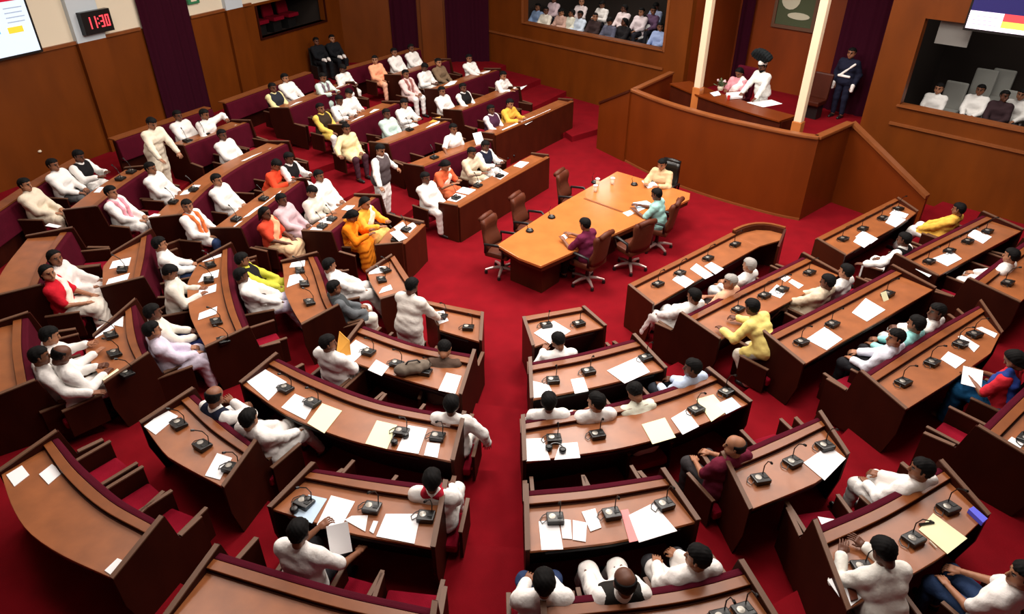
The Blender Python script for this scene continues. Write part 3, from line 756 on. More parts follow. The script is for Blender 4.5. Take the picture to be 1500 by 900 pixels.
POSES = {
 # lean deg, roll deg, head (yaw, pitch down, tilt), left wrist, right wrist, knees/ankles
 'lap':    dict(lean=-8, head=(0, 8), L=(-.12, .33, .66), R=(.10, .35, .66)),
 'lapL':   dict(lean=-8, head=(45, 6), L=(-.14, .32, .66), R=(.10, .36, .66)),
 'lapR':   dict(lean=-8, head=(-45, 6), L=(-.10, .36, .66), R=(.14, .32, .66)),
 'relax':  dict(lean=-15, head=(8, 14), L=(-.17, .36, .63), R=(.15, .38, .63), knee=.46, ank=.66),
 'cross':  dict(lean=-12, head=(-10, 12), L=(-.06, .34, .68), R=(.06, .40, .70), cross=1),
 'desk':   dict(lean=10, head=(0, 14), L=(-.17, .46, .80), R=(.14, .50, .80)),
 'write':  dict(lean=24, head=(5, 32), L=(-.14, .50, .80), R=(.12, .54, .80)),
 'read':   dict(lean=4, head=(0, 34), L=(-.12, .38, .76), R=(.12, .38, .76)),
 'down':   dict(lean=30, head=(0, 45), L=(-.13, .50, .66), R=(.13, .52, .66)),
 'outR':   dict(lean=2, head=(-10, 8), L=(-.12, .33, .64), R=(.52, .34, .74)),
 'outL':   dict(lean=2, head=(10, 8), L=(-.52, .34, .74), R=(.12, .33, .64)),
 'crouch': dict(hz=.74, lean=38, head=(-8, 6), L=(-.24, .62, .84), R=(.20, .66, .84), knee=.33, ank=.12),
 'hold':   dict(lean=6, head=(10, 22), L=(-.04, .42, .84), R=(.36, .40, .64)),
 'hang':   dict(lean=2, head=(0, 10), L=(-.12, .33, .64), R=(.40, .16, .50), poleR=(1, -.2, 0)),
 'raise':  dict(lean=0, head=(20, 14), L=(-.36, .30, 1.02), R=(.12, .36, .66), poleL=(-1, 0, .3)),
 'chin':   dict(lean=6, head=(15, 18), L=(-.10, .40, .74), R=(.06, .24, 1.00), poleR=(.8, .3, -.5)),
 'stand':  dict(stand=1, lean=2, head=(0, 14), L=(-.27, .10, .88), R=(.24, .28, .98)),
 'standdesk': dict(stand=1, lean=14, head=(0, 22), L=(-.24, .42, .86), R=(.24, .44, .86)),
 'standlean': dict(stand=1, lean=42, head=(-8, 20), L=(-.26, .62, .84), R=(.22, .66, .84)),
 'standout': dict(stand=1, lean=4, head=(-10, 16), L=(-.50, .08, .98), R=(.46, .28, .92), poleL=(-.3, -1, .1)),
 'guard':  dict(stand=1, lean=0, head=(0, 4), L=(-.24, .04, .82), R=(.24, .04, .82)),
}
_J = {}
def joints(pose):
    if pose in _J: return _J[pose]
    q = POSES[pose]; J = {}; a = math.radians(q['lean']); st = q.get('stand')
    hz = .90 if st else q.get('hz', .54)
    up = np.array([0, math.sin(a), math.cos(a)]); fw = np.array([0, math.cos(a), -math.sin(a)])
    hip = V3(0, 0, hz); J['hip'] = hip; J['up'] = up; J['fw'] = fw
    nb = hip+up*.47; J['neck'] = nb; J['chest'] = hip+up*.30+fw*.015; J['waist'] = hip+up*.12
    for s, k in ((-1, 'L'), (1, 'R')):
        sh = nb+V3(s*.185, 0, 0)-up*.055; J['s'+k] = sh
        w = V3(*q[k]); e, w = ik(sh, w, .285, .255, q.get('pole'+k, (s*.55, -.55, -.6))); J['e'+k] = e; J['w'+k] = w
        h = hip+V3(s*.095, 0, 0); J['h'+k] = h
        if st: kn, an = h+V3(s*.01, .03, -.41), V3(s*.11, .0, .08)
        else:
            kn = h+V3(s*.045, q.get('knee', .43), -(q.get('hz', .54)-.54)*1.2); an = V3(s*.13, q.get('ank', .45), .09)
            if q.get('cross') and s == 1: kn = h+V3(-.05, .43, .11); an = V3(-.06, .66, .30)
        J['k'+k] = kn; J['a'+k] = an
    yaw, pit = map(math.radians, q['head']); J['hr'] = rotz(yaw)@rotx(-a*.35-pit)
    J['head'] = nb+up*.10+V3(0, .02, .078)
    _J[pose] = J; return J
_MC = {}
def body_mesh(pose):
    k = ('body', pose)
    if k in _MC: return _MC[k]
    J = joints(pose); pr = [(J['hip']+V3(-.07, 0, .0), J['hip']+V3(.07, 0, 0), .115, .115), (J['waist']+V3(-.05, 0, 0), J['waist']+V3(.05, 0, 0), .105, .105),
        (J['chest']+V3(-.075, 0, 0), J['chest']+V3(.075, 0, 0), .105, .105), (J['sL'], J['sR'], .06, .06), (J['neck'], J['head']-V3(0, .02, .06), .056, .05)]
    for s in 'LR':
        pr += [(J['s'+s], J['e'+s], .05, .04), (J['e'+s], J['w'+s], .04, .028), (J['h'+s], J['k'+s], .085, .062), (J['k'+s], J['a'+s], .058, .04), (J['a'+s]+V3(0, -.03, -.03), J['a'+s]+V3(0, .15, -.05), .038, .03)]
    lo, hi = bounds(pr)
    v, q = nets(lambda G: union(G, pr, .03), lo, hi, .02)
    parts = [(v, q, 0), (hv@J['hr'].T+J['head'], hq, HM)]
    for s, sg in (('L', -1), ('R', 1)):
        gv, gq = HANDS[.25 if pose in ('desk', 'write', 'standlean', 'standdesk', 'outR', 'outL') else .6]; gv = gv.copy()
        if sg == 1: gv = gv*np.array([-1, 1, 1]); gq = gq[:, ::-1]
        d = J['w'+s]-J['e'+s]; d = d/np.linalg.norm(d); d = d+V3(-sg*.25, .25, .0); up = V3(0, -.2, 1)
        if abs(d[2]) > .9*np.linalg.norm(d): up = V3(-sg, .3, 0)
        parts.append((gv@frame(d, up).T+J['w'+s], gq, 0))
    _MC[k] = to_mesh('body', parts, [M_DARK]*3); return _MC[k]
def cloth(pose, kind):
    k = (kind, pose)
    if k in _MC: return _MC[k]
    J = joints(pose); hip, up, fw = J['hip'], J['up'], J['fw']; st = POSES[pose].get('stand')
    torso = [(hip+V3(-.08, 0, .0), hip+V3(.08, 0, 0), .14, .14), (J['waist']+V3(-.065, 0, 0), J['waist']+V3(.065, 0, 0), .135, .135),
             (J['chest']+V3(-.085, 0, 0), J['chest']+V3(.085, 0, 0), .125, .125), (J['sL']+V3(.02, 0, 0), J['sR']-V3(.02, 0, 0), .078, .078), (J['neck']-up*.03, J['neck']+up*.008, .078, .062)]
    pr = []; kk = .035; amp = .0045; h = .0155
    if kind in ('kurta', 'shirt', 'jacket'):
        pr = [(a, b, r1+.010, r2+.010) for a, b, r1, r2 in torso]
        for s in 'LR':
            pr.append((J['s'+s], J['e'+s], .078, .07))
            if kind != 'shirt': pr.append((J['e'+s], J['e'+s]+(J['w'+s]-J['e'+s])*.93, .066, .054))
            else: pr[-1] = (J['s'+s], J['s'+s]+(J['e'+s]-J['s'+s])*.85, .072, .066)
            if kind == 'kurta':
                kn = J['h'+s]+(J['k'+s]-J['h'+s])*(.82 if not st else .95); pr.append((J['h'+s]+V3(0, 0, .01), kn+V3(0, 0, .01), .118, .098 if not st else .115))
        if kind == 'kurta': pr.append((J['hL']+(J['kL']-J['hL'])*.5, J['hR']+(J['kR']-J['hR'])*.5, .09, .09))
        if kind == 'kurta': amp = .005
    elif kind == 'vest':
        pr = [(a, b, r1+.034, r2+.034) for a, b, r1, r2 in torso[:3]]+[(J['sL']+V3(.05, 0, -.01), J['sR']-V3(.05, 0, .01), .104, .104)]; amp = .003
    elif kind in ('trousers', 'dhoti'):
        e = .018 if kind == 'dhoti' else 0
        pr = [(hip+V3(-.075, 0, -.01), hip+V3(.075, 0, -.01), .128, .128)]
        for s in 'LR': pr += [(J['h'+s], J['k'+s], .10+e, .078+e), (J['k'+s], J['a'+s]+V3(0, 0, .03), .076+e, .058+e*1.3)]
    elif kind == 'skirt':
        pr = [(hip+V3(-.08, 0, 0), hip+V3(.08, 0, 0), .14, .14)]
        for s in 'LR': pr += [(J['h'+s], J['k'+s], .115, .095), (J['k'+s], J['a'+s], .095, .10)]
        pr += [((J['kL']+J['kR'])/2, (J['aL']+J['aR'])/2, .10, .12), ((J['hL']+J['hR'])/2, (J['kL']+J['kR'])/2, .11, .10)]; kk = .06; amp = .009
    elif kind == 'scarf':
        for s in (-1, 1):
            a = J['neck']+V3(s*.082, 0, .012)-fw*.03; b = J['neck']+V3(s*.085, 0, 0)+fw*.098-up*.03; c = J['chest']+V3(s*.07, 0, 0)+fw*.142; d = J['waist']+V3(s*.06, 0, 0)+fw*.158; e = hip+V3(s*.07, 0, 0)+fw*.172+up*.02
            pr += [(a, b, .042, .04), (b, c, .038, .036), (c, d, .032, .034), (d, e, .034, .036)]
        pr.append((J['neck']+V3(-.075, 0, 0)-fw*.035, J['neck']+V3(.075, 0, 0)-fw*.035, .044, .044)); kk = .015; amp = .003; h = .013
    elif kind == 'pallu':
        sh = J['sL']+V3(.06, 0, .03); pts = [sh-fw*.13-up*.28, sh-fw*.10-up*.08, sh+up*.035, sh+fw*.085-up*.07, J['chest']+V3(.0, 0, 0)+fw*.12-up*.04, J['waist']+V3(.09, 0, 0)+fw*.115, hip+V3(.13, 0, .06)+fw*.03]
        for a, b in zip(pts, pts[1:]):
            for o in (-.045, 0, .045): pr.append((a+V3(o, 0, 0), b+V3(o*.6, 0, o), .045, .045))
        kk = .03; amp = .004; h = .014
    elif kind in ('shoeL', 'shoeR'):
        for s in kind[-1]:
            a = J['a'+s]; pr += [(a+V3(0, -.04, -.045), a+V3(0, .05, -.045), .042, .044), (a+V3(0, .05, -.05), a+V3(0, .17, -.055), .044, .034)]
        kk = .02; amp = 0; h = .014
    lo, hi = bounds(pr); hi[2] += .02
    ph = (hash(pose) % 7 if False else len(pose)*1.7)
    def f(G):
        d = union(G, pr, kk)
        if amp: d = d+amp*(np.sin(G[2]*52+G[0]*23+2.2*np.sin(G[1]*19+ph))*.6+np.sin(G[1]*47-G[2]*21+ph)*.4)
        return d
    v, q = nets(f, lo, hi, h)
    _MC[k] = to_mesh(kind.rstrip('LR'), [(v, q, 0)], [M_PAPER]); return _MC[k]
CLOTHC = {}
def cmat(rgb):
    k = 'cloth_%d_%d_%d' % tuple(rgb); return mat(k, rgb, .85, .15, bump=.6, bscale=13)
SKIN = [mat('skin_brown', (128, 82, 58), .5, .35), mat('skin_dark', (96, 58, 42), .5, .35), mat('skin_tan', (158, 108, 80), .5, .35)]
LIPS = mat('lip_brown', (104, 52, 46), .5, .3); HAIRM = mat('black_hair', (11, 9, 9), .75, .15); HAIRG = mat('grey_hair', (150, 146, 142), .6, .3)
def part(parent, name, me, m):
    o = bpy.data.objects.new(name, me); C.objects.link(o); o.parent = parent
    if o.material_slots: o.material_slots[0].link = 'OBJECT'; o.material_slots[0].material = m
    return o
NP = [0]
def person(loc, yaw, pose, top, trc, bottom='trousers', brc=(60, 60, 66), hair='short', hairm=None, vest=None, scarf=None, skin=None, label='', group=None, beard=False, scale=1.0, pallu=None):
    NP[0] += 1
    o = bpy.data.objects.new('person', body_mesh(pose)); C.objects.link(o); o.location = loc; o.rotation_euler = (0, 0, yaw)
    if scale != 1: o.scale = (scale,)*3
    sk = SKIN[(NP[0]*7) % 3] if skin is None else SKIN[skin]
    for i, m in enumerate((sk, M_BLACK, LIPS)): o.material_slots[i].link = 'OBJECT'; o.material_slots[i].material = m
    tag(o, label, 'person', group)
    J = joints(pose)
    h = part(o, 'hair', HAIR[hair], hairm or HAIRM); h.location = J['head']; h.rotation_euler = Matrix(J['hr'].tolist()).to_euler()
    if beard: b = part(o, 'beard', BEARD, hairm or HAIRM); b.location = J['head']; b.rotation_euler = h.rotation_euler
    part(o, {'kurta': 'kurta', 'shirt': 'shirt', 'jacket': 'jacket'}[top], cloth(pose, top), cmat(trc))
    part(o, bottom, cloth(pose, bottom), cmat(brc))
    if bottom != 'skirt':
        for q in ('shoeL', 'shoeR'): part(o, 'shoe', cloth(pose, q), M_DARK)
    if vest: part(o, 'vest', cloth(pose, 'vest'), cmat(vest))
    if scarf: part(o, 'scarf', cloth(pose, 'scarf'), cmat(scarf))
    if pallu: part(o, 'sari_drape', cloth(pose, 'pallu'), cmat(pallu))
    return o
def place(hx, hy, zf, pose, yaw):
    J = joints(pose); h = J['head']; p = P(hx, hy, zf+h[2]); c, s = math.cos(yaw), math.sin(yaw)
    return Vector((p.x-(c*h[0]-s*h[1]), p.y-(s*h[0]+c*h[1]), zf))
# ------------------------------------------------------------------ the crowd. (head x, head y, desk, pose, clothes, options)
WHT = (236, 232, 228); OFF = (226, 220, 208); CRM = (232, 214, 166); BEI = (214, 196, 170); NVY = (28, 32, 50); BLK = (24, 22, 24); GRY = (88, 84, 84); PNK = (232, 190, 190)
LAV = (214, 204, 222); MNT = (190, 212, 204); JEAN = (50, 66, 104); DK_ = (40, 38, 42); MAR = (104, 28, 50)
# tuple: hx, hy, desk the person sits at, pose, words, top, top colour, options
PEOPLE = [
 (623,260,'A2','lap','white kurta','kurta',WHT,dict(bottom='dhoti',brc=WHT)),
 (653,242,'A2','write','orange-white sari','shirt',(214,98,60),dict(bottom='skirt',brc=(214,110,70),pallu=(240,222,206),hair='long',skin=2)),
 (691,223,'A2','desk','beige kurta','kurta',BEI,dict(brc=OFF)),
 (711,213,'A2','desk','navy vest','kurta',WHT,dict(vest=NVY,brc=WHT)),
 (557,219,'D4','standout','grey vest, standing','kurta',WHT,dict(vest=(84,74,76),bottom='dhoti',brc=WHT)),
 (664,188,'D4','outR','white shirt, reading','shirt',WHT,dict(brc=(84,92,84))),
 (719,160,'U2b','lap','white shirt and plum vest','jacket',(232,220,224),dict(vest=(70,38,60),brc=DK_)),
 (747,151,'U2b','desk','yellow kurta','kurta',(226,176,70),dict(brc=(210,180,140))),
 (507,188,'D5','outR','cream kurta','kurta',CRM,dict(brc=(70,40,50))),
 (566,166,'D5','lap','pale green kurta','kurta',MNT,dict(brc=MNT)),
 (592,151,'D5','desk','white kurta','kurta',WHT,dict(brc=WHT)),
 (647,133,'D5b','lap','white kurta','kurta',WHT,dict(brc=WHT)),
 (678,128,'D5b','lap','white kurta and black vest','kurta',WHT,dict(vest=BLK,brc=WHT)),
 (737,110,'D5b','desk','white shirt','jacket',WHT,dict(brc=DK_)),
 (469,158,'D6','lap','yellow kurta and black vest','kurta',(222,190,92),dict(vest=(52,40,30),brc=WHT)),
 (497,146,'D6','desk','white kurta','kurta',WHT,dict(brc=WHT)),
 (511,136,'D6','read','white kurta','kurta',WHT,dict(brc=WHT)),
 (594,108,'D6b','lap','pink-white kurta with brown scarf','kurta',(226,200,196),dict(scarf=(150,96,90),brc=WHT)),
 (622,98,'D6b','read','white kurta','kurta',WHT,dict(brc=WHT)),
 (642,91,'D6b','lap','grey-brown shirt','jacket',(120,98,76),dict(brc=(90,76,62))),
 (687,85,'D6b','cross','white shirt and dark trousers','jacket',WHT,dict(brc=(56,62,62))),
 (399,128,'D7','lap','yellow kurta and black vest','kurta',(226,214,160),dict(vest=(40,42,50),bottom='dhoti',brc=WHT)),
 (417,114,'D7','relax','white kurta','kurta',WHT,dict(brc=WHT)),
 (473,113,'D7','desk','mint kurta, grey scarf','kurta',(206,226,218),dict(scarf=(120,100,110),brc=MNT)),
 (502,100,'D7','read','white kurta','kurta',WHT,dict(brc=WHT)),
 (549,87,'D7b','lapR','peach kurta','kurta',(240,166,128),dict(brc=(240,180,150))),
 (577,76,'D7b','lap','white kurta','kurta',WHT,dict(brc=WHT)),
 (602,70,'D7b','lap','white kurta','kurta',WHT,dict(brc=WHT)),
 (517,316,'A1','write','orange sari','jacket',(240,130,20),dict(bottom='skirt',brc=(240,136,30),hair='long',pallu=(246,150,40),skin=0)),
 (535,297,'A1','desk','amber kurta with white drape','kurta',(246,172,62),dict(bottom='skirt',brc=(240,190,110),pallu=(250,226,200),hair='long',skin=2)),
 (412,292,'D3','lap','mauve kurta','kurta',(206,178,184),dict(brc=(206,186,190))),
 (457,280,'D3','read','white kurta','kurta',OFF,dict(brc=OFF)),
 (467,257,'D3','lap','white kurta','kurta',WHT,dict(brc=WHT)),
 (388,312,'D3','lap','red and beige sari','shirt',(206,70,46),dict(bottom='skirt',brc=(226,190,150),pallu=(236,170,130),hair='long')),
 (317,263,'M3','lap','white kurta','kurta',WHT,dict(brc=(150,140,130))),
 (405,241,'M3','write','orange-red kurta','kurta',(226,74,44),dict(brc=(220,90,60))),
 (423,231,'M3','desk','white kurta and black vest','kurta',WHT,dict(vest=BLK,brc=WHT)),
 (274,301,'M3','lapR','white kurta with orange scarf','kurta',WHT,dict(scarf=(226,120,66),brc=JEAN)),
 (220,246,'M4','lap','white kurta','kurta',WHT,dict(brc=WHT)),
 (325,197,'M4','lap','white kurta','kurta',WHT,dict(bottom='dhoti',brc=WHT)),
 (162,281,'M4','lap','white kurta with pink scarf','kurta',WHT,dict(scarf=(236,160,176),brc=WHT)),
 (299,167,'M5','raise','white kurta, one hand raised','kurta',WHT,dict(brc=WHT)),
 (260,169,'M5','lap','white kurta','kurta',WHT,dict(brc=WHT)),
 (222,180,'M5','standdesk','cream kurta, standing','kurta',(238,226,204),dict(bottom='dhoti',brc=(238,226,204))),
 (77,241,'K5','lap','white shirt','jacket',WHT,dict(brc=(90,90,92))),
 (115,228,'K5','desk','white kurta and black vest','kurta',WHT,dict(vest=BLK,brc=WHT)),
 (36,270,'K5','lap','beige kurta','kurta',(222,208,186),dict(brc=(222,208,186))),
 (80,377,'L4a','lapR','white shawl, long hair','kurta',(226,216,212),dict(bottom='skirt',brc=(220,214,210),hair='long',skin=0)),
 (69,399,'L4a','lapR','red and white sari','shirt',(190,24,40),dict(bottom='skirt',brc=(226,216,204),pallu=(240,228,212),hair='long',skin=2)),
 (72,491,'L4b','desk','white kurta','kurta',WHT,dict(brc=(180,170,150))),
 (57,521,'L4b','outR','white shirt and dark trousers','jacket',WHT,dict(brc=(46,42,46))),
 (90,519,'L4b','read','white kurta','kurta',WHT,dict(brc=WHT,hair='bald')),
 (233,357,'L3','lap','white shirt and jeans','jacket',WHT,dict(brc=JEAN)),
 (249,398,'L3','read','white shirt','jacket',OFF,dict(brc=(40,40,46))),
 (223,457,'L3','lap','cream shirt and blue trousers','jacket',OFF,dict(brc=(40,50,100))),
 (222,483,'L3','lap','lavender kurta','kurta',LAV,dict(bottom='dhoti',brc=LAV)),
 (354,380,'L2','relax','yellow-green kurta and black vest','kurta',(198,196,70),dict(vest=BLK,bottom='dhoti',brc=(198,196,70))),
 (353,403,'L2','relax','white kurta and lavender trousers','kurta',WHT,dict(bottom='dhoti',brc=(216,208,230))),
 (482,388,'L1','relax','white kurta','kurta',WHT,dict(bottom='dhoti',brc=WHT)),
 (489,421,'L1','lap','dark grey vest','kurta',(96,100,104),dict(vest=(60,64,66),bottom='dhoti',brc=OFF)),
 (603,418,'BL1','standdesk','long white kurta, standing','kurta',(232,226,218),dict(bottom='dhoti',brc=(228,222,214))),
 (651,510,'BL1','down','dark brown shawl','kurta',(84,66,56),dict(brc=(206,196,150))),
 (480,502,'BL2','lapR','white kurta','kurta',WHT,dict(brc=DK_)),
 (661,592,'BL2','hang','white kurta','kurta',WHT,dict(brc=WHT)),
 (364,613,'BL3','relax','white kurta','kurta',WHT,dict(brc=WHT)),
 (314,580,'BL3','chin','navy vest over white shirt','jacket',WHT,dict(vest=NVY,brc=DK_,hair='bald')),
 (633,703,'BL3','lap','white kurta with red scarf','kurta',WHT,dict(scarf=(170,30,50),brc=WHT)),
 (437,779,'BL4','hold','white short-sleeved shirt','shirt',WHT,dict(brc=(40,38,42),skin=0)),
 (818,498,'BR1','write','white kurta','kurta',WHT,dict(brc=WHT)),
 (804,588,'BR2','lap','white kurta','kurta',WHT,dict(brc=WHT)),
 (874,588,'BR2','lapL','white kurta','kurta',WHT,dict(brc=WHT)),
 (930,573,'BR2','down','pale cream kurta','kurta',(222,224,206),dict(brc=OFF)),
 (1015,538,'BR2','lapL','light blue shirt','jacket',(196,212,236),dict(brc=(50,54,64))),
 (1077,653,'BR3','lapL','maroon shirt, bald-headed','shirt',MAR,dict(brc=(60,56,58),hair='bald',skin=2)),
 (797,853,'BR4','lap','white shirt','jacket',WHT,dict(brc=JEAN)),
 (915,852,'BR4','relax','white kurta and black vest','kurta',WHT,dict(vest=(34,32,30),bottom='dhoti',brc=WHT,hair='bald')),
 (1023,816,'BR4','lapL','white kurta','kurta',WHT,dict(brc=(60,60,64))),
 (1351,687,'BRb4','lapL','white kurta, at the end of the row','kurta',WHT,dict(brc=WHT)),
 (1295,806,'R5','write','white kurta, leaning','kurta',(236,234,226),dict(brc=OFF)),
 (1500,842,'R5','lapL','white shirt and blue jeans','shirt',WHT,dict(brc=(44,62,96))),
 (1017,433,'R1','relax','white kurta','kurta',WHT,dict(bottom='dhoti',brc=WHT)),
 (1070,412,'R1','lapL','peach shirt','shirt',(232,176,144),dict(brc=(70,60,60),hairm=HAIRG,skin=2)),
 (1098,388,'R1','lap','white kurta, grey-haired','kurta',WHT,dict(hairm=HAIRG,brc=WHT)),
 (1102,449,'R2','crouch','yellow kurta, half rising','kurta',(238,216,128),dict(bottom='dhoti',brc=(232,222,206),skin=1)),
 (1213,412,'R2','relax','beige kurta','kurta',BEI,dict(bottom='dhoti',brc=WHT)),
 (1240,397,'R2','lap','white kurta','kurta',WHT,dict(brc=WHT)),
 (1405,306,'R1b','relax','yellow kurta','kurta',(232,178,74),dict(bottom='dhoti',brc=WHT)),
 (1325,350,'R1b','outL','white kurta and black vest','kurta',WHT,dict(vest=BLK,bottom='dhoti',brc=WHT)),
 (1313,494,'R3','lapL','pale blue shirt','jacket',(222,224,236),dict(brc=(36,36,40))),
 (1343,474,'R3','lap','turquoise shirt','jacket',(150,214,212),dict(brc=DK_)),
 (1373,456,'R3','lapL','white kurta','kurta',WHT,dict(brc=WHT)),
 (1482,374,'R2b','lap','white kurta','kurta',WHT,dict(brc=WHT)),
 (1486,526,'R4','read','red blouse and blue sari','shirt',(196,40,52),dict(bottom='skirt',brc=(26,84,128),pallu=(40,60,130),hair='long',skin=0)),
]
for_d = {}
for i, pr in enumerate(PEOPLE): for_d.setdefault(pr[2], []).append(i)
ordn = {}
for k, idx in for_d.items():
    for j, i in enumerate(sorted(idx, key=lambda i: PEOPLE[i][0])): ordn[i] = (j, len(idx))
FACE_PODIUM = Vector((5.2, 17.5))
CROWD = {}; SEATED = []
for i, (hx, hy, k, pose, words, top, tc, kw) in enumerate(PEOPLE):
    row = DK[k]['row']; zf = zr(row)
    q = P(hx, hy, zf+1.2); d = inward(q.xy)
    best = min(((p-q.xy).length, n) for p, n in zip(DK[k]['pts'], DK[k]['n'])) if False else None
    # face the way the nearest desk faces, but stay with the well beyond the desk ends
    pts, nn = DK[k]['pts'], DK[k]['n']; j = min(range(len(pts)), key=lambda j: (pts[j]-q.xy).length)
    f = (-nn[j]*.6+d*.4).normalized()
    yaw = math.atan2(-f.x, f.y)
    if k == 'BL1' and 'standing' in words: yaw -= .5
    if k == 'D4' and 'standing' in words: yaw += .3
    loc = place(hx, hy, zf, pose, yaw)
    if pose == 'raise': pass
    j, n = ordn[i]
    pos = '' if n == 1 else ', %s from left' % ORD[j]
    lab = 'person in %s%s at %s' % (words, pos, DK[k]['name'])
    CROWD[i] = person(loc, yaw, pose, top, tc, label=lab, group='seated assembly members' if not POSES[pose].get('stand') else 'standing assembly members', **kw)
# every seated member gets a seat: the nearest free one is pulled under, else one more is built
free = list(SEATS)
for i, o in CROWD.items():
    if POSES[PEOPLE[i][3]].get('stand'): continue
    near = [s for s in free if abs(s.location.z-o.location.z) < .05 and (s.location.xy-o.location.xy).length < .62]
    if near: s = min(near, key=lambda s: (s.location.xy-o.location.xy).length); free.remove(s)
    else: s = copy_tree(seat0, (0, 0, 0), 0); tag(s, None, 'seat', 'red seats fixed to the desk fronts')
    s.location = (o.location.x, o.location.y, o.location.z); s.rotation_euler = o.rotation_euler
    j, n = ordn[i]; s['label'] = 'red seat under the person%s at %s' % ('' if n == 1 else ', %s from left,' % ORD[j], DK[PEOPLE[i][2]]['name'])
    SEATED.append(s)
# two dark-suited guards against the clock wall
for (hx, hy, lab) in ((463, 60, 'person in black suit with white gloves, left of two against the wood wall'), (486, 56, 'person in black suit with white gloves, right of two against the wood wall')):
    zf = .68; q = P(hx, hy, zf+1.2); f = inward(q.xy); yaw = math.atan2(-f.x, f.y); o = person(place(hx, hy, zf, 'lap', yaw), yaw, 'lap', 'jacket', (24, 26, 30), label=lab, group='wall guards', brc=(24, 26, 30))
    J = joints('lap')
    for s, sg in (('L', -1), ('R', 1)):
        pr = [(J['w'+s], J['w'+s]+V3(-sg*.03, .09, .0), .05, .055), (J['w'+s]+V3(-sg*.03, .09, 0), J['w'+s]+V3(-sg*.03, .16, -.03), .05, .03)]
        kk = ('glove', s)
        if kk not in _MC:
            lo, hi = bounds(pr); v, qd = nets(lambda G: union(G, pr, .02), lo, hi, .012); _MC[kk] = to_mesh('glove', [(v, qd, 0)], [M_PAPER])
        part(o, 'glove', _MC[kk], cmat(WHT))
    b = MB().box((0, -.02, .22), (.5, .44, .44), 0).box((0, -.20, .52), (.5, .06, .9), 0); ch = b.build('guard_stool', M_DARK, None, loc=(0, 0, 0), bevel=.02)
    ch.location = o.location; ch.rotation_euler = (0, 0, yaw); tag(ch, 'dark seat under the '+('left' if hx < 470 else 'right')+' black-suited guard by the wall', 'seat', 'guard seats')
# podium people
yaw = math.atan2(-(-.62), -.78)
yp = math.atan2(.70, -.72)
def face(v): return math.atan2(-v[0], v[1])
fp_ = Vector((-.74, -.67))
person(place(1083, 106, PZ, 'read', face(fp_)), face(fp_), 'read', 'shirt', (222, 150, 160), label="person in pink blouse and white drape seated at the speaker's desk", bottom='skirt', brc=(226, 180, 180), pallu=(248, 232, 228), hair='long', skin=0)
w = person(place(1117, 97, PZ, 'standdesk', face((-.9, -.45))), face((-.9, -.45)), 'standdesk', 'jacket', (238, 238, 232), label='person in white uniform and plumed white-banded turban leaning beside the speaker', bottom='trousers', brc=(238, 238, 232), skin=1, beard=True)
J = joints('standdesk')
def turban(G):
    d = cone(G, (0, -.03, .06), (0, .0, .09), .10, .085); return d
v, q = nets(turban, np.array([-.16, -.18, -.06]), np.array([.16, .14, .24]), .011)
t_ = part(w, 'turban', to_mesh('turban', [(v, q, 0)], [M_PAPER]), cmat(WHT)); t_.location = J['head']; t_.rotation_euler = Matrix(J['hr'].tolist()).to_euler()
def plume(G):
    f = None
    for a in range(-4, 5):
        an = a*.22; c = cone(G, (0, -.03, .10), (.30*math.sin(an), -.04, .08+.28*math.cos(an)), .05, .085); f = c if f is None else smin(f, c, .02)
    return f+.012*np.sin(G[0]*70)*np.sin(G[2]*60)
v, q = nets(plume, np.array([-.42, -.16, .04]), np.array([.42, .1, .54]), .014)
t_ = part(w, 'plume', to_mesh('plume', [(v, q, 0)], [M_BLACK]), cmat((22, 26, 28))); t_.location = J['head']; t_.rotation_euler = Matrix(J['hr'].tolist()).to_euler()
v = PV(1262, 24, FW(0, 1.35), FN); gp = Vector((v.x, v.y, PZ)); yg = face(fp_)
gd = person(gp, yg, 'guard', 'jacket', (26, 28, 46), label='person in dark uniform with white belt standing before the purple podium curtain', brc=(26, 28, 46), scale=1.06, skin=0)
J = joints('guard'); pr = [(J['sL']+J['fw']*.11, J['waist']+V3(.11, .15, 0), .028, .028), (J['waist']+V3(-.13, .14, 0), J['waist']+V3(.13, .14, 0), .03, .03), (J['wL']+V3(0, .02, 0), J['wL']+V3(0, .05, -.12), .05, .04), (J['wR']+V3(0, .02, 0), J['wR']+V3(0, .05, -.12), .05, .04)]
for nm_, sub in (('belt', pr[:2]), ('glove', pr[2:3]), ('glove', pr[3:4])):
    lo, hi = bounds(sub); v, q = nets(lambda G: union(G, sub, .02), lo, hi, .012); part(gd, nm_, to_mesh(nm_, [(v, q, 0)], [M_PAPER]), cmat(WHT))
# ------------------------------------------------------------------ gallery spectators
def gal(hx, hy, dep, pose, top, tc, lab, grp, base, **kw):
    v = PV(hx, hy, FW(0, dep), FN); h = joints(pose)['head']; yw = face(-FN); c, s = math.cos(yw), math.sin(yw)
    zf = base
    # slide along the sight line until the head meets the pixel at this floor height
    p = P(hx, hy, zf+h[2]); 
    return person(Vector((p.x-(c*h[0]-s*h[1]), p.y-(s*h[0]+c*h[1]), zf)), yw, pose, top, tc, label=lab, group=grp, **kw)
GF = [(788,10,'blue shirt',(150,176,214)),(800,15,'cream shirt',(226,220,206)),(822,17,'dusty pink shirt',(200,164,150)),(838,19,'off-white shirt',(222,222,206)),(850,21,'pale blue shirt',(206,220,236)),(872,24,'dark brown shirt',(58,44,44)),(893,31,'grey shirt',(92,94,112)),(915,32,'black dress and long hair',(34,32,34)),(944,28,'white shirt',(240,240,240)),(967,39,'sky blue shirt',(160,180,224))]
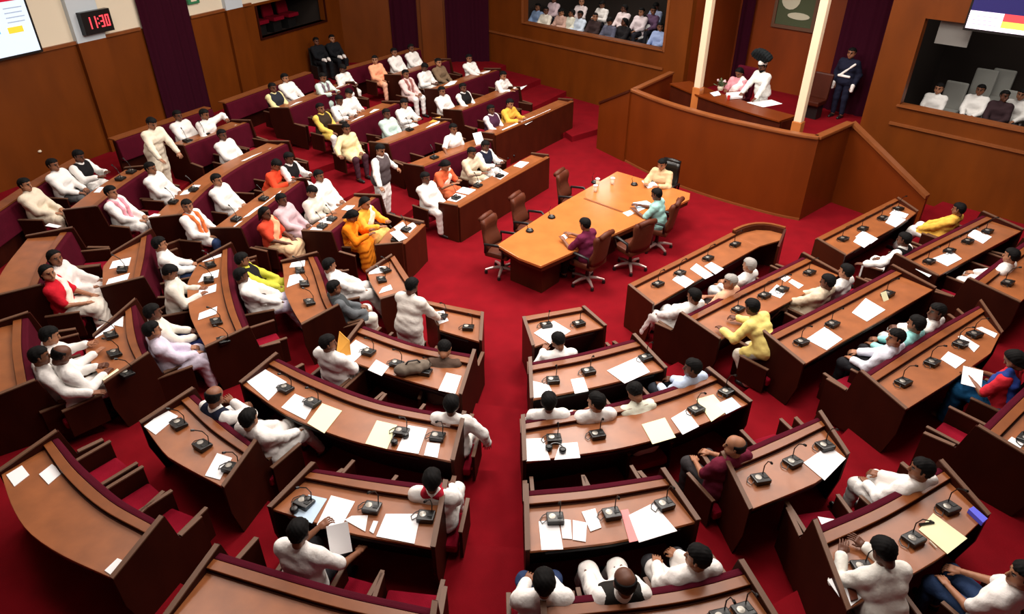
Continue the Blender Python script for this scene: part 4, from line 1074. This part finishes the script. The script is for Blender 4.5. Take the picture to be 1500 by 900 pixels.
GB = [(812,-2,'pale pink shirt',(214,190,196)),(852,2,'white shirt',(226,212,212)),(882,6,'white kurta',(224,220,216)),(915,12,'white shirt',(222,206,206)),(940,17,'white kurta',(220,206,210)),(957,15,'purple shirt',(96,70,96)),(961,9,'blue-grey shirt',(150,160,190))]
for grp, rows, base, dep in (('front row', GF, 1.35, .6), ('back row', GB, 1.60, 1.6)):
    for j, (x, y, wd, c) in enumerate(rows):
        gal(x, y, dep, ['lap', 'lapL', 'read', 'lapR'][j % 4], 'jacket', c, 'spectator in %s, %s from left, %s of left gallery' % (wd, ORD[j], grp), 'left gallery spectators', base, brc=(44, 44, 52), hair='long' if 'long hair' in wd else 'short')
gal(1376, 129, .6, 'lap', 'shirt', (226, 224, 220), 'spectator in white shirt at left in the right gallery', 'right gallery spectators', 1.15)
gal(1437, 131, .6, 'lap', 'jacket', (236, 234, 230), 'spectator in white shirt, second from left in the right gallery', 'right gallery spectators', 1.15)
gal(1472, 140, .6, 'lapL', 'jacket', (52, 36, 40), 'spectator in dark shirt, third from left in the right gallery', 'right gallery spectators', 1.15)
gal(1497, 138, .6, 'lap', 'jacket', (222, 220, 216), 'spectator in white shirt at the right picture edge in the right gallery', 'right gallery spectators', 1.15)
# ------------------------------------------------------------------ conference table
tc_ = P(868, 322, .75)
tb = empty('conference_table', (tc_.x, tc_.y, 0), label='long glossy orange-brown conference table in the carpeted well', cat='table')
TP = [P(x, y, .75).xy for x, y in ((728, 359), (760, 378), (792, 390), (862, 359), (933, 328), (1010, 292), (1011, 283), (955, 266), (904, 251), (820, 299))]
cT = sum(TP, Vector((0, 0)))/len(TP)
MB().prism(TP, .70, .75).build('tabletop', M_TABLE, tb, bevel=.008)
MB().prism([cT+(p-cT)*.985 for p in TP], .62, .70).build('apron', M_MAH2, tb)
ax = Vector((3.0, 14.55))-Vector((.15, 11.15)); axn = ax.normalized(); sd = Vector((-axn.y, axn.x))
for t, w in ((.10, .38), (.5, .5), (.88, .75)):
    c = Vector((.15, 11.15))+ax*t
    MB().prism([c+axn*a+sd*b for a, b in ((-.28, -w), (.28, -w), (.28, w), (-.28, w))], 0, .62).build('pedestal', M_MAH2, tb, bevel=.01)
a, b = P(856, 291, .75).xy, P(912, 311, .75).xy
seg(MB(), a, b, -.03, .03, .75, .756).build('joint_strip', M_RAIL, tb)
# ------------------------------------------------------------------ swivel chairs
def make_chair(m, lab):
    o = empty('swivel_chair', (0, 0, 0), label=lab, cat='chair', group='swivel chairs at the conference table')
    MB().box((0, 0, .47), (.52, .50, .11)).build('seat', m, o, bevel=.035)
    vs, fs = [], []
    nx, nz = 8, 9
    for side in (0, 1):
        for k in range(nz):
            for i in range(nx):
                u, t = i/(nx-1)*2-1, k/(nz-1)
                w = .25*(1-.12*t*t); y = -.22-.10*t+.05*u*u-(.07 if side else 0)+(.03*math.sin(t*9) if not side else 0)
                vs.append((u*w, y, .52+.60*t))
    n1 = nx*nz
    for k in range(nz-1):
        for i in range(nx-1):
            a = k*nx+i; fs += [(a, a+1, a+nx+1, a+nx), (n1+a, n1+a+nx, n1+a+nx+1, n1+a+1)]
    for i in range(nx-1): fs += [(i, n1+i, n1+i+1, i+1), ((nz-1)*nx+i, (nz-1)*nx+i+1, n1+(nz-1)*nx+i+1, n1+(nz-1)*nx+i)]
    for k in range(nz-1): fs += [(k*nx, (k+1)*nx, n1+(k+1)*nx, n1+k*nx), (k*nx+nx-1, n1+k*nx+nx-1, n1+(k+1)*nx+nx-1, (k+1)*nx+nx-1)]
    MB().add(vs, fs).build('backrest', m, o, smooth=True)
    MB().tube([(-.20, -.36, 1.12), (0, -.355, 1.14), (.20, -.36, 1.12)], .05, 10).build('head_roll', m, o, smooth=True)
    for s in (-1, 1):
        MB().tube([(s*.30, -.20, .52), (s*.31, -.20, .70), (s*.31, .10, .73), (s*.30, .18, .68), (s*.27, .16, .48)], .028, 8).build('armrest', M_DARK if m is M_LEATHER else M_BLACK, o, smooth=True)
    MB().lathe((0, 0, 0), [(.06, .08), (.035, .12), (.03, .42), (.09, .43)], 12).build('column', M_DARK, o)
    g = MB(); ws = []
    for k in range(5):
        w = MB(); ws.append(w)
        an = 2*math.pi*k/5+.3; d = Vector((math.cos(an), math.sin(an), 0))
        g.tube([d*.03+Vector((0, 0, .12)), d*.18+Vector((0, 0, .115)), d*.33+Vector((0, 0, .08))], [.035, .03, .022], 8); w.lathe(tuple(d*.32), [(.03, 0), (.035, .03), (.03, .06)], 8)
    sb = g.build('star_base', M_CHROME, o)
    for w in ws: w.build('caster', M_DARK, sb)
    return o
ch0 = make_chair(M_LEATHER, ''); used = False
BK = {}
def chair_at(px, py, face_dir, lab, black=False):
    global used
    p = P(px, py, 0); rz = math.atan2(-face_dir[0], face_dir[1])
    if black: o = make_chair(M_BLACK, lab); o.location = p; o.rotation_euler = (0, 0, rz)
    elif not used: o = ch0; o.location = p; o.rotation_euler = (0, 0, rz); used = True
    else: o = copy_tree(ch0, p, rz)
    o['label'] = lab; return o
near, far = (-sd.x, -sd.y), (sd.x, sd.y)
dn_ = sd if sd.dot(Vector((-1, 1))) > 0 else -sd     # from the near side across the table
chair_at(736, 399, -dn_+axn*.2, "empty brown swivel chair at the table's far side, nearest its left end")
chair_at(776, 365, -dn_+axn*.2, "empty brown swivel chair, middle one of three on the table's far side")
chair_at(838, 326, -dn_+axn*.2, 'empty brown swivel chair on the far side, right of three, with the table beyond')
c1 = chair_at(872, 424, dn_, 'brown swivel chair under the maroon-shirted person at the table')
chair_at(922, 393, dn_+axn*.3, 'empty brown swivel chair between the maroon and the teal-shirted persons')
c3 = chair_at(968, 362, dn_, 'brown swivel chair under the teal-shirted person at the table')
off = chair_at(992, 290, -axn, 'black swivel chair under the beige-clad person at the far table end', True)
def sit(hx, hy, pose, fd, top, tcol, lab, **kw):
    y = math.atan2(-fd[0], fd[1]); return person(place(hx, hy, .02, pose, y), y, pose, top, tcol, label=lab, group='officials at the conference table', **kw)
t1 = sit(857, 328, 'desk', dn_, 'shirt', (98, 28, 58), 'person in maroon shirt seated at the near side of the conference table', brc=(34, 32, 34))
t2 = sit(962, 284, 'desk', dn_-axn*.2, 'shirt', (150, 196, 190), 'person in pale teal shirt with papers at the conference table', brc=(70, 84, 90))
t3 = sit(970, 240, 'desk', -axn, 'jacket', (206, 178, 138), 'person in beige suit at the far end of the conference table', brc=(190, 164, 126), skin=2)

for c, t in ((c1, t1), (c3, t2), (off, t3)): c.location = (t.location.x, t.location.y, 0); c.rotation_euler = t.rotation_euler
# ------------------------------------------------------------------ papers
ITEMS = []       # (kind, desk or place, pixel x, object, words)
def sheet(px, z, th=.006, m=M_PAPER, name='paper_sheet'):
    pts = [P(x, y, z+th).xy for x, y in px]; c = sum(pts, Vector((0, 0)))/len(pts)
    o = MB().prism(pts, z+.0008, z+th).build(name, m, None, loc=(c.x, c.y, z)); return o
def quad(k, px, words='white paper sheets', th=.006, m=M_PAPER, name='paper_sheet', lift=0):
    z = DK[k]['z']+.752+lift; o = sheet(px, z, th, m, name); ITEMS.append([name, k, sum(p[0] for p in px)/len(px), o, words]); return o
W_, Y_, B_, K_ = (M_PAPER, 'white paper sheets'), (M_YPAPER, 'pale yellow paper'), (M_BPAPER, 'pale blue paper'), (M_PPAPER, 'pink folder')
QUADS = {
 'BR1': [((782,488),(811,470),(836,485),(806,504),W_)],
 'BR2': [((780,558),(804,564),(812,580),(781,583),W_), ((836,556),(855,553),(862,573),(842,577),W_), ((889,543),(934,523),(952,545),(915,562),W_)],
 'BR3': [((770,643),(796,642),(806,674),(771,676),W_), ((820,650),(846,648),(850,671),(812,674),W_), ((940,622),(974,612),(990,641),(956,651),Y_), ((983,613),(1005,600),(1024,625),(1000,637),W_), ((1020,585),(1045,578),(1066,602),(1042,618),Y_), ((1050,592),(1072,582),(1086,596),(1064,607),B_)],
 'BR4': [((789,764),(818,762),(825,805),(793,806),W_), ((820,760),(836,762),(838,790),(824,789),W_), ((839,762),(860,766),(858,794),(839,791),W_), ((852,750),(872,745),(881,773),(865,779),W_), ((909,748),(920,746),(936,792),(922,795),K_), ((921,755),(957,737),(992,778),(936,795),W_)],
 'BL1': [((628,459),(650,455),(657,470),(640,476),W_)],
 'BL2': [((495,522),(521,498),(541,509),(514,534),W_), ((539,542),(551,527),(570,537),(559,551),W_), ((642,572),(654,546),(676,551),(667,577),W_)],
 'BL3': [((361,559),(388,541),(420,560),(393,587),W_), ((412,597),(432,577),(462,590),(447,615),W_), ((450,620),(472,591),(501,602),(475,635),Y_), ((535,650),(552,616),(582,623),(567,658),Y_), ((581,660),(598,623),(626,628),(613,665),W_), ((621,667),(626,648),(645,650),(641,671),W_)],
 'BL4': [((430,755),(452,725),(479,731),(457,767),B_), ((464,769),(485,726),(520,735),(497,777),W_), ((505,762),(515,756),(539,755),(535,779),W_), ((541,778),(547,763),(554,764),(547,782),W_), ((551,786),(565,753),(616,753),(607,797),W_)],
 'LL4': [((211,625),(243,600),(261,610),(228,637),W_), ((300,697),(318,664),(340,671),(322,703),W_)],
 'LL5': [((9,696),(32,682),(43,696),(21,713),W_), ((57,695),(76,680),(92,692),(71,710),W_), ((153,836),(172,818),(184,823),(170,848),W_)],
 'L1': [((540,402),(543,391),(565,390),(566,399),W_), ((555,430),(560,422),(572,417),(575,424),W_)],
 'L2': [((424,392),(427,385),(447,381),(446,390),W_), ((420,421),(424,404),(437,400),(446,411),W_)],
 'L3': [((296,384),(304,372),(325,367),(324,376),W_), ((290,414),(297,402),(321,395),(319,406),W_), ((289,435),(292,425),(317,416),(316,427),W_), ((290,469),(292,459),(318,449),(317,460),W_)],
 'L4b': [((139,496),(142,481),(163,468),(168,480),W_), ((165,476),(169,464),(181,461),(180,479),W_), ((150,556),(172,540),(178,546),(156,563),(M_YPAPER,'black-banded yellow pad'))],
 'L4a': [((160,394),(165,383),(192,377),(189,389),W_), ((153,421),(159,409),(190,400),(184,416),W_)],
 'R1': [((985,410),(996,400),(1017,413),(1004,422),W_), ((1011,394),(1020,386),(1045,403),(1033,409),W_), ((1032,390),(1042,384),(1060,394),(1048,402),W_)],
 'R1b': [((1250,354),(1261,341),(1281,352),(1266,363),W_), ((1253,347),(1264,338),(1286,350),(1276,357),W_), ((1297,326),(1306,313),(1327,322),(1312,333),W_), ((1303,313),(1310,307),(1331,314),(1326,320),W_)],
 'R2': [((1125,430),(1138,417),(1153,426),(1143,437),W_), ((1140,406),(1147,400),(1158,407),(1150,413),W_), ((1155,413),(1160,409),(1177,418),(1170,423),W_)],
 'R2b': [((1341,394),(1345,392),(1365,403),(1361,406),W_), ((1365,379),(1394,368),(1409,379),(1388,390),W_), ((1417,345),(1427,336),(1453,347),(1440,357),W_)],
 'R3': [((1181,497),(1208,479),(1234,497),(1211,513),W_), ((1248,458),(1268,437),(1297,454),(1270,471),W_)],
 'R4': [((1378,526),(1389,515),(1415,528),(1400,540),W_), ((1403,493),(1409,491),(1435,507),(1427,516),W_), ((1430,481),(1438,479),(1461,489),(1457,495),W_)],
 'BRb4': [((1177,678),(1213,653),(1239,672),(1208,704),W_)],
 'R5': [((1212,850),(1248,836),(1273,868),(1242,892),W_), ((1346,776),(1367,752),(1417,789),(1388,812),Y_)],
 'R6': [((1470,652),(1482,640),(1500,650),(1490,663),W_)],
 'A1': [((577,333),(590,325),(594,330),(583,339),W_), ((592,334),(605,325),(610,331),(600,341),W_)],
 'A2': [((655,293),(668,283),(683,287),(668,296),W_), ((668,281),(678,274),(697,278),(686,285),W_), ((722,258),(736,250),(745,254),(733,263),W_), ((752,243),(762,236),(775,238),(764,246),W_)],
 'U2b': [((735,190),(757,180),(764,183),(742,194),W_), ((762,179),(783,170),(790,172),(770,183),W_), ((784,170),(806,160),(812,162),(792,172),W_)],
 'D3': [((449,341),(458,333),(474,334),(466,344),W_), ((466,325),(478,318),(494,318),(484,328),W_), ((500,307),(508,301),(520,301),(512,309),W_)],
 'M3': [((335,338),(350,325),(372,318),(352,335),W_), ((356,319),(374,305),(396,294),(378,311),W_), ((380,303),(398,290),(412,279),(404,292),W_), ((420,277),(430,268),(442,264),(434,273),W_)],
 'M4': [((263,286),(270,279),(283,276),(276,284),W_), ((275,277),(284,271),(294,271),(286,279),W_), ((353,236),(370,228),(384,223),(368,234),W_), ((386,223),(396,217),(408,214),(398,221),W_), ((216,318),(226,313),(235,314),(228,321),W_)],
 'M5': [((264,215),(278,208),(286,206),(272,214),W_), ((334,189),(345,183),(355,181),(344,188),W_)],
 'K5': [((137,282),(145,274),(152,274),(146,282),W_), ((66,331),(72,327),(90,331),(84,334),W_)],
 'D5': [((620,190),(632,182),(646,176),(640,183),W_), ((628,180),(638,172),(646,171),(640,178),(M_OPAPER,'beige folder'))],
 'D6': [((514,178),(526,171),(534,169),(524,178),W_), ((541,165),(548,160),(558,160),(551,166),W_)],
 'D6b': [((650,126),(660,119),(670,118),(664,125),W_), ((703,107),(712,104),(719,103),(711,109),W_)],
 'D5b': [((702,152),(708,148),(717,147),(711,153),W_), ((752,132),(760,128),(772,125),(764,131),W_)],
 'D7': [((424,156),(434,150),(445,148),(434,157),W_), ((488,131),(496,126),(504,125),(498,130),W_)],
}
for k, qs in QUADS.items():
    for i, q in enumerate(qs):
        m, wd = q[-1]; quad(k, q[:-1], wd, .006 if m is not M_PPAPER else .004, m, 'folder' if 'folder' in wd else ('writing_pad' if 'pad' in wd else 'paper_sheet'), lift=.0007*i)
GP = {'paper_sheet': 'papers on the desks', 'folder': 'folders on the desks', 'writing_pad': 'pads on the desks'}
# loose papers with places of their own
def loose(px, z, lab, m=M_PAPER, th=.006, name='paper_sheet', cat='paper'):
    o = sheet(px, z, th, m, name); return tag(o, lab, cat)
loose([(1198,757),(1240,764),(1248,788),(1210,782)], zr(4)+.64, 'white sheet lying on the red seats behind the large-paper desk at lower right')
loose([(940,265),(955,263),(964,272),(949,276)], .755, 'white papers before the beige-suited person at the table end'); loose([(927,297),(947,294),(957,300),(935,310)], .755, 'grey-blue papers before the teal-shirted person', M_BPAPER)
loose([(912,312),(923,308),(930,312),(920,317)], .755, 'small white sheet beside the teal-shirted person\'s hand')
loose([(820,347),(826,343),(832,348),(826,352)], .755, 'small white slip at the maroon-shirted person\'s hand')
loose([(1094,150),(1130,146),(1146,152),(1118,157)], 1.86, 'white papers under the leaning white-uniformed person on the podium'); loose([(1064,136),(1088,134),(1088,141),(1066,143)], 1.86, 'white book before the seated speaker', th=.05, name='book', cat='book')
loose([(1040,136),(1052,133),(1056,139),(1046,141)], 1.86, 'small white papers beside the flowers on the podium desk')
g = P(1055, 132, 1.86); fo = empty('flower_arrangement', g, label='small flower arrangement on the podium desk left of the speaker', cat='flowers')
mb = MB(); mb.lathe(tuple(g), [(.06, 0), (.08, .06), (.07, .1)], 12); mb.build('bowl', M_CREAM, fo)
mb = MB()
for i in range(26):
    a = random.uniform(0, 6.28); r = random.uniform(.02, .17); h = random.uniform(.1, .26); c = g+Vector((math.cos(a)*r, math.sin(a)*r, h)); mb.tube([g+Vector((0, 0, .08)), c], .005, 5)
    u = Vector((math.cos(a), math.sin(a), .4)); s_ = Vector((-u.y, u.x, 0)).normalized(); mb.add([c-u*.06, c+s_*.025, c+u*.06, c-s_*.025, c+Vector((0, 0, .012))], [(0, 1, 4), (1, 2, 4), (2, 3, 4), (3, 0, 4), (0, 3, 2, 1)])
mb.build('foliage', mat('leaf_green', (84, 104, 70), .7), fo)
mb = MB()
for i in range(9):
    a = random.uniform(0, 6.28); c = g+Vector((math.cos(a)*.1, math.sin(a)*.1, random.uniform(.16, .25))); mb.lathe(tuple(c), [(.005, -.02), (.03, 0), (.02, .02), (.004, .025)], 8)
mb.build('blooms', mat('bloom_pink', (226, 190, 196), .7), fo)
p = P(1067, 146, 1.86); o = MB().lathe(tuple(p), [(.035, 0), (.04, .1), (.036, .1), (.03, .01)], 12).build('red_cup', mat('cup_red', (190, 40, 36), .4), None, loc=p); tag(o, 'red cup at the front of the speaker desk on the podium', 'cup')
def cup(x, y, lab):
    p = P(x, y, .755); o = empty('water_glass', p, label=lab, cat='glass', group='white covered glasses on the table')
    MB().lathe(tuple(p), [(.03, 0), (.035, .02), (.04, .14), (.036, .14), (.03, .01)], 14).build('glass', M_CREAM, o, smooth=True)
    MB().lathe(tuple(p+Vector((0, 0, .141))), [(.05, 0), (.05, .008), (.012, .012), (.012, .03), (.004, .034)], 14).build('lid', M_PAPER, o)
cup(872, 281, 'white covered glass on the conference table, lowest of three'); cup(875, 271, 'white covered glass on the conference table, by the dark disc'); cup(897, 270, 'white covered glass on the conference table, nearest its far end')
# ------------------------------------------------------------------ table conference discs
def disc(x, y, lab):
    p = P(x, y, .752); o = empty('table_microphone', p, label=lab, cat='microphone', group='round microphones on the table')
    MB().lathe(tuple(p), [(.075, 0), (.08, .015), (.06, .045), (.02, .05)], 18).build('base', M_BLACK, o, smooth=True)
    MB().lathe(tuple(p+Vector((0, 0, .05))), [(.03, 0), (.03, .006), (.01, .008)], 12).build('button', M_SILV, o)
    MB().tube([p+Vector((-.03, 0, .04)), p+Vector((-.06, .02, .14)), p+Vector((-.02, .04, .22))], .006, 6).build('gooseneck', M_BLACK, o)
disc(808, 319, 'round black microphone on the table in front of the middle empty chair'); disc(776, 339, 'round black microphone nearest the left end of the table'); disc(871, 268, 'round black microphone beside the white glasses on the table'); disc(929, 271, 'round brown-black microphone near the beige-suited person on the table')
# ------------------------------------------------------------------ desk consoles with gooseneck microphones
def make_console():
    o = empty('microphone_console', (0, 0, 0))
    prof = [(-.075, 0), (.075, 0), (.075, .035), (-.075, .06)]
    b = MB().extrude([(-.085, y, z) for y, z in prof], (.17, 0, 0)).build('base', M_BLACK, o, bevel=.012)
    MB().lathe((-.03, .0, .048), [(.034, 0), (.034, .006), (.01, .009)], 14).build('speaker_grille', M_SILV, o)
    MB().box((.045, -.01, .052), (.05, .04, .006), 0, 0, -.15).build('key_panel', M_GREY, o)
    n = MB().tube([(.05, .05, .04), (.055, .06, .14), (.05, .02, .24), (.03, -.05, .30)], .006, 6).build('gooseneck', M_BLACK, o)
    MB().tube([(.03, -.05, .30), (.02, -.08, .315)], .013, 8).build('microphone', M_BLACK, n)
    MB().tube([(-.085, -.02, .02), (-.13, -.05, .01), (-.15, .0, .008), (-.12, .05, .008), (-.07, .07, .02)], .005, 6).build('cable', M_DARK, o)
    return o
CON = {
 'BR1': [(848,474),(800,476)], 'BR2': [(810,557),(862,544),(946,524)], 'BR3': [(811,640),(875,637),(1020,600),(1064,574)], 'BR4': [(812,750),(896,753),(972,737)], 'BR5': [(1084,888),(1050,892)],
 'BL1': [(686,480),(648,462)], 'BL2': [(540,516),(581,533),(623,545)], 'BL3': [(420,569),(458,590),(588,633),(641,640)], 'BL4': [(446,737),(545,744),(624,757)], 'LL4': [(262,622),(300,651),(345,679)],
 'L1': [(559,410),(567,395)], 'L2': [(442,396),(446,416),(457,442)], 'L3': [(316,386),(308,410),(323,470),(334,497)], 'L4b': [(172,488),(177,515),(192,545)], 'L4a': [(181,395)],
 'R1': [(964,416),(1037,378),(1077,358),(992,398)], 'R1b': [(1233,349),(1264,335),(1289,318),(1310,303)], 'R2': [(1068,446),(1146,424),(1170,392),(1110,428)], 'R2b': [(1354,380),(1382,364),(1408,350),(1433,334)],
 'R3': [(1174,501),(1218,474),(1286,424)], 'R4': [(1321,559),(1359,528),(1399,500),(1421,486)], 'Rf4': [(1464,410)], 'BRb4': [(1114,702),(1161,677),(1203,648)], 'R5': [(1263,832),(1338,790),(1389,744)], 'R6': [(1497,640)],
 'A1': [(602,338),(590,352)], 'D3': [(474,332),(492,322)], 'M4': [(254,296),(290,278)], 'K5': [(178,262),(196,252)], 'A2': [(668,290),(700,272),(732,258)], 'M5': [(282,208),(300,196)], 'D6': [(505,180)], 'D4': [(640,232)], 'M3': [(352,322),(392,292)], 'D5': [(600,190)],
}
con0 = make_console(); uc = False
for k, ps in CON.items():
    for x, y in ps:
        p = P(x, y, DK[k]['z']+.775); pts, nn = DK[k]['pts'], DK[k]['n']; j = min(range(len(pts)), key=lambda j: (pts[j]-p.xy).length)
        n = nn[j]; s = (p.xy-pts[j]).dot(n); q = p.xy+n*(max(.19, min(s, .45))-s); rz = math.atan2(n.x, -n.y)
        p = Vector((q.x, q.y, DK[k]['z']+.757))
        o = con0 if not uc else copy_tree(con0, p, rz); uc = True; o.location = p; o.rotation_euler = (0, 0, rz)
        ITEMS.append(['microphone_console', k, x, o, 'black microphone console'])
GP['microphone_console'] = 'microphone consoles on the desks'
cnt = {}
for it in ITEMS: cnt.setdefault((it[0], it[1], it[4]), []).append(it)
for (nm, k, wd), its in cnt.items():
    its.sort(key=lambda t: t[2])
    for j, it in enumerate(its):
        pos = '' if len(its) == 1 else ', %s from left' % ORD[j]
        tag(it[3], '%s%s on %s' % (wd, pos, DK[k]['name']), {'microphone_console': 'microphone', 'paper_sheet': 'paper', 'folder': 'folder', 'writing_pad': 'pad'}[nm], GP[nm])
# headphones
def headphones(x, y, k, lab):
    p = P(x, y, DK[k]['z']+.762); o = empty('headphones', p, random.uniform(-1, 1), label=lab, cat='headphones', group='headphones left on the desks')
    a = [(.075*math.cos(t), .02, .02+.0*t) for t in (0,)]
    arc = [(.08*math.cos(math.pi*t/10), .085*math.sin(math.pi*t/10), .03) for t in range(11)]
    b = MB().tube(arc, .010, 6).mesh('band', [M_BLACK]); bo = bpy.data.objects.new('band', b); C.objects.link(bo); bo.parent = o
    for s in (-1, 1):
        c = MB().lathe((s*.08, 0, 0), [(.034, .0), (.042, .012), (.042, .04), (.03, .05)], 14).mesh('ear_cushion', [M_BLACK], smooth=True); co = bpy.data.objects.new('ear_cushion', c); C.objects.link(co); co.parent = o
headphones(814, 660, 'BR3', 'black headphones on white paper, left end of third desk right of stairs'); headphones(586, 645, 'BL3', 'black headphones between papers on third desk left of stairs'); headphones(441, 742, 'BL4', 'black headphones at left end of fourth desk left of stairs'); headphones(1250, 857, 'R5', 'headphones on white paper on the yellow-papered desk at lower right')
# pens, boxes, bags
def stick(a, b, k, name, m, lab, cat, r=.007):
    z = DK[k]['z']+.752+.012; p, q = P(*a, z), P(*b, z); c = (p+q)/2; o = MB().tube([p, q], [r, r*.8], 8).build(name, m, None, loc=c); tag(o, lab, cat)
stick((1347,769),(1368,766),'R5','marker_pen',M_BLACK,'black marker pen lying on the pale yellow papers at lower right','pen',.014)
stick((1362,793),(1372,803),'R5','pen',M_CREAM,'pale pen beside the black console on the yellow-papered desk','pen')
z = DK['R5']['z']+.752
o = sheet([(1240,853),(1250,850),(1257,877),(1247,880)], z+.008, .02, M_LEATHER, 'phone_case'); tag(o, 'brown phone case on white paper at the lower right desk', 'phone')
o = sheet([(1419,746),(1426,742),(1447,760),(1440,766)], z, .05, mat('blue_box', (84, 90, 226), .4), 'blue_box'); tag(o, 'bright blue box at the right end of the yellow-papered desk', 'box')
# orange envelope and tweed bag on the second desk left of stairs
z = DK['BL2']['z']+.752
o = MB().extrude([P(492,522,z+.02), P(514,534-14,z+.02), P(512,500,z+.22), P(497,486,z+.26)], (0, .012, 0)).build('orange_envelope', M_OPAPER, None, loc=P(500, 515, z)); tag(o, 'orange envelope standing at the left end of second desk left of stairs', 'envelope')
p = P(606, 546, z); b = empty('tweed_bag', p, .3, label='grey-brown tweed bag lying on second desk left of stairs', cat='bag')
gv, gq = nets(lambda G: smin(smin(cone(G, (-.14, 0, .06), (.14, .02, .06), .10, .09), cone(G, (.05, -.05, .07), (.18, .0, .08), .07, .06), .04), cone(G, (-.2, .03, .04), (0, .08, .04), .06, .07), .05)+.006*np.sin(G[0]*60)*np.sin(G[1]*50), np.array([-.32, -.2, -.06]), np.array([.32, .22, .2]), .014)
bm_ = to_mesh('bag_body', [(gv*np.array([1, 1, .8]), gq, 0)], [mat('tweed_grey', (110, 98, 86), .9, bump=.3, bscale=150)]); bo = bpy.data.objects.new('bag_body', bm_); C.objects.link(bo); bo.parent = b; bo.location.z = .03
m_ = MB().tube([(-.12, .0, .12), (-.06, .0, .2), (.06, .0, .2), (.12, .0, .12)], .012, 8).mesh('strap', [M_DARK]); so = bpy.data.objects.new('strap', m_); C.objects.link(so); so.parent = b
# held papers
def held(x, y, z, yaw, lab, w=.21, h=.29, tilt=1.0, m=M_PAPER):
    p = P(x, y, z); o = MB().box((0, 0, 0), (w, h, .006), 0, 0, tilt).build('paper_sheet', m, None); o.location = p; o.rotation_euler = (0, 0, yaw); tag(o, lab, 'paper', 'papers held in hands')
held(497, 790, zr(4)+.86, .3, 'white paper held by the person in white short-sleeved shirt', .2, .28, .9)
held(701, 203, zr(2)+.92, .6, 'white paper held out by the person behind the long desk', .24, .3, 1.0)
held(1424, 553, zr(4)+.78, -.5, 'white paper held by the person in blue sari at the right', .22, .3, .3)
held(584, 345, .86, .8, 'white paper before the orange-clad pair, held over their desk', .2, .28, .3)
held(1297, 437, zr(3)+.78, .5, 'dark-edged paper leaning at third desk right of table', .12, .2, .9, M_YPAPER)
# ------------------------------------------------------------------ gallery seats
def make_gseat(m):
    o = empty('gallery_chair', (0, 0, 0))
    MB().box((0, 0, .42), (.5, .46, .12)).build('seat', m, o, bevel=.03); MB().box((0, -.27, .78), (.5, .10, .66), 0, 0, .12).build('backrest', m, o, bevel=.04)
    MB().box((0, -.05, .18), (.4, .3, .36)).build('pedestal', M_DARK, o); return o
gy = math.atan2(FN.x, -FN.y)
gs = make_gseat(M_GSEAT)
for j, (x, y, dep, base, lab) in enumerate(((1398,122,2.1,1.15,'grey gallery chair behind the left white-shirted spectator at right'), (1441,108,2.8,1.40,'grey gallery chair, highest one in the right gallery'), (1490,118,2.2,1.15,'grey gallery chair at the right edge of the right gallery'), (1470,100,3.1,1.40,'grey gallery chair in the back row, half hidden at right edge'))):
    v = PV(x, y, FW(0, dep), FN); o = gs if j == 0 else copy_tree(gs, (0, 0, 0), 0)
    o.location = (v.x, v.y, base); o.rotation_euler = (0, 0, gy); tag(o, lab, 'chair', 'grey gallery chairs')
rs = make_gseat(M_SEAT); ly = math.atan2(LN.x, -LN.y)
for j in range(4):
    u = W0+.35+j*.75; v = LWp(u, 1.0); o = rs if j == 0 else copy_tree(rs, (0, 0, 0), 0)
    o.location = (v.x, v.y, WB-.197); o.rotation_euler = (0, 0, ly); tag(o, 'red chair, %s from left inside the small window of the clock wall' % ORD[j], 'chair', 'red chairs in the small gallery')
# high-backed chairs behind the podium desk
hb = make_gseat(M_MAROON); p = place(1083, 106, PZ, 'read', face(fp_)); hb.location = p; hb.rotation_euler = (0, 0, face(fp_)); hb.name = 'speaker_chair'; hb.scale = (1.1, 1.1, 1.15); tag(hb, 'maroon high-backed chair under the seated speaker on the podium', 'chair')
pc = make_gseat(M_MAH2); v = P(1186, 172, PZ); pc.location = v; pc.rotation_euler = (0, 0, face(fp_)); pc.name = 'podium_chair'; tag(pc, 'brown chair behind the right cream pillar on the podium', 'chair')
# ------------------------------------------------------------------ light
w = bpy.data.worlds.new('world'); SC.world = w; w.use_nodes = True
w.node_tree.nodes['Background'].inputs[0].default_value = lin((255, 250, 245)); w.node_tree.nodes['Background'].inputs[1].default_value = .05
def lamp(x, y, z, e, sx, sy=None, col=(255, 247, 238), rz=0):
    l = bpy.data.lights.new('ceiling_or_fill_light', 'AREA'); l.energy = e; l.shape = 'RECTANGLE'; l.size = sx; l.size_y = sy or sx; l.color = lin(col)[:3]
    o = bpy.data.objects.new('ceiling_or_fill_light', l); C.objects.link(o); o.location = (x, y, z); o.rotation_euler = (0, 0, rz)
for x, y, e, sx in ((1.5, 12.5, 800, 2.2), (6.2, 12.2, 420, 2.2), (7.6, 9.4, 330, 2), (-5.6, 7.1, 190, 2), (-2.7, 13.3, 420, 2.2), (-7.2, 12, 220, 2), (1.2, 17, 420, 2), (-1, 8.2, 330, 1.8), (3, 7.6, 330, 1.8), (-3.5, 18.5, 380, 2), (5.5, 17, 260, 1.6), (0.2, 4.2, 160, 1.6)): lamp(x, y, 7.95, e, sx)
for u, z, e in ((-1.0, 4.9, 70), (11.0, 4.9, 45)): v = FW(u, 1.6); lamp(v.x, v.y, z, e, .8)  # added fill lights inside the galleries, put in to brighten the spectators
SC.view_settings.view_transform = 'Standard'; SC.view_settings.look = 'None'; SC.view_settings.exposure = -0.45; SC.view_settings.gamma = 1; SC.view_settings.use_curve_mapping = False
SC.cycles.max_bounces = 6; SC.cycles.diffuse_bounces = 3; SC.cycles.glossy_bounces = 3; SC.cycles.use_denoising = True
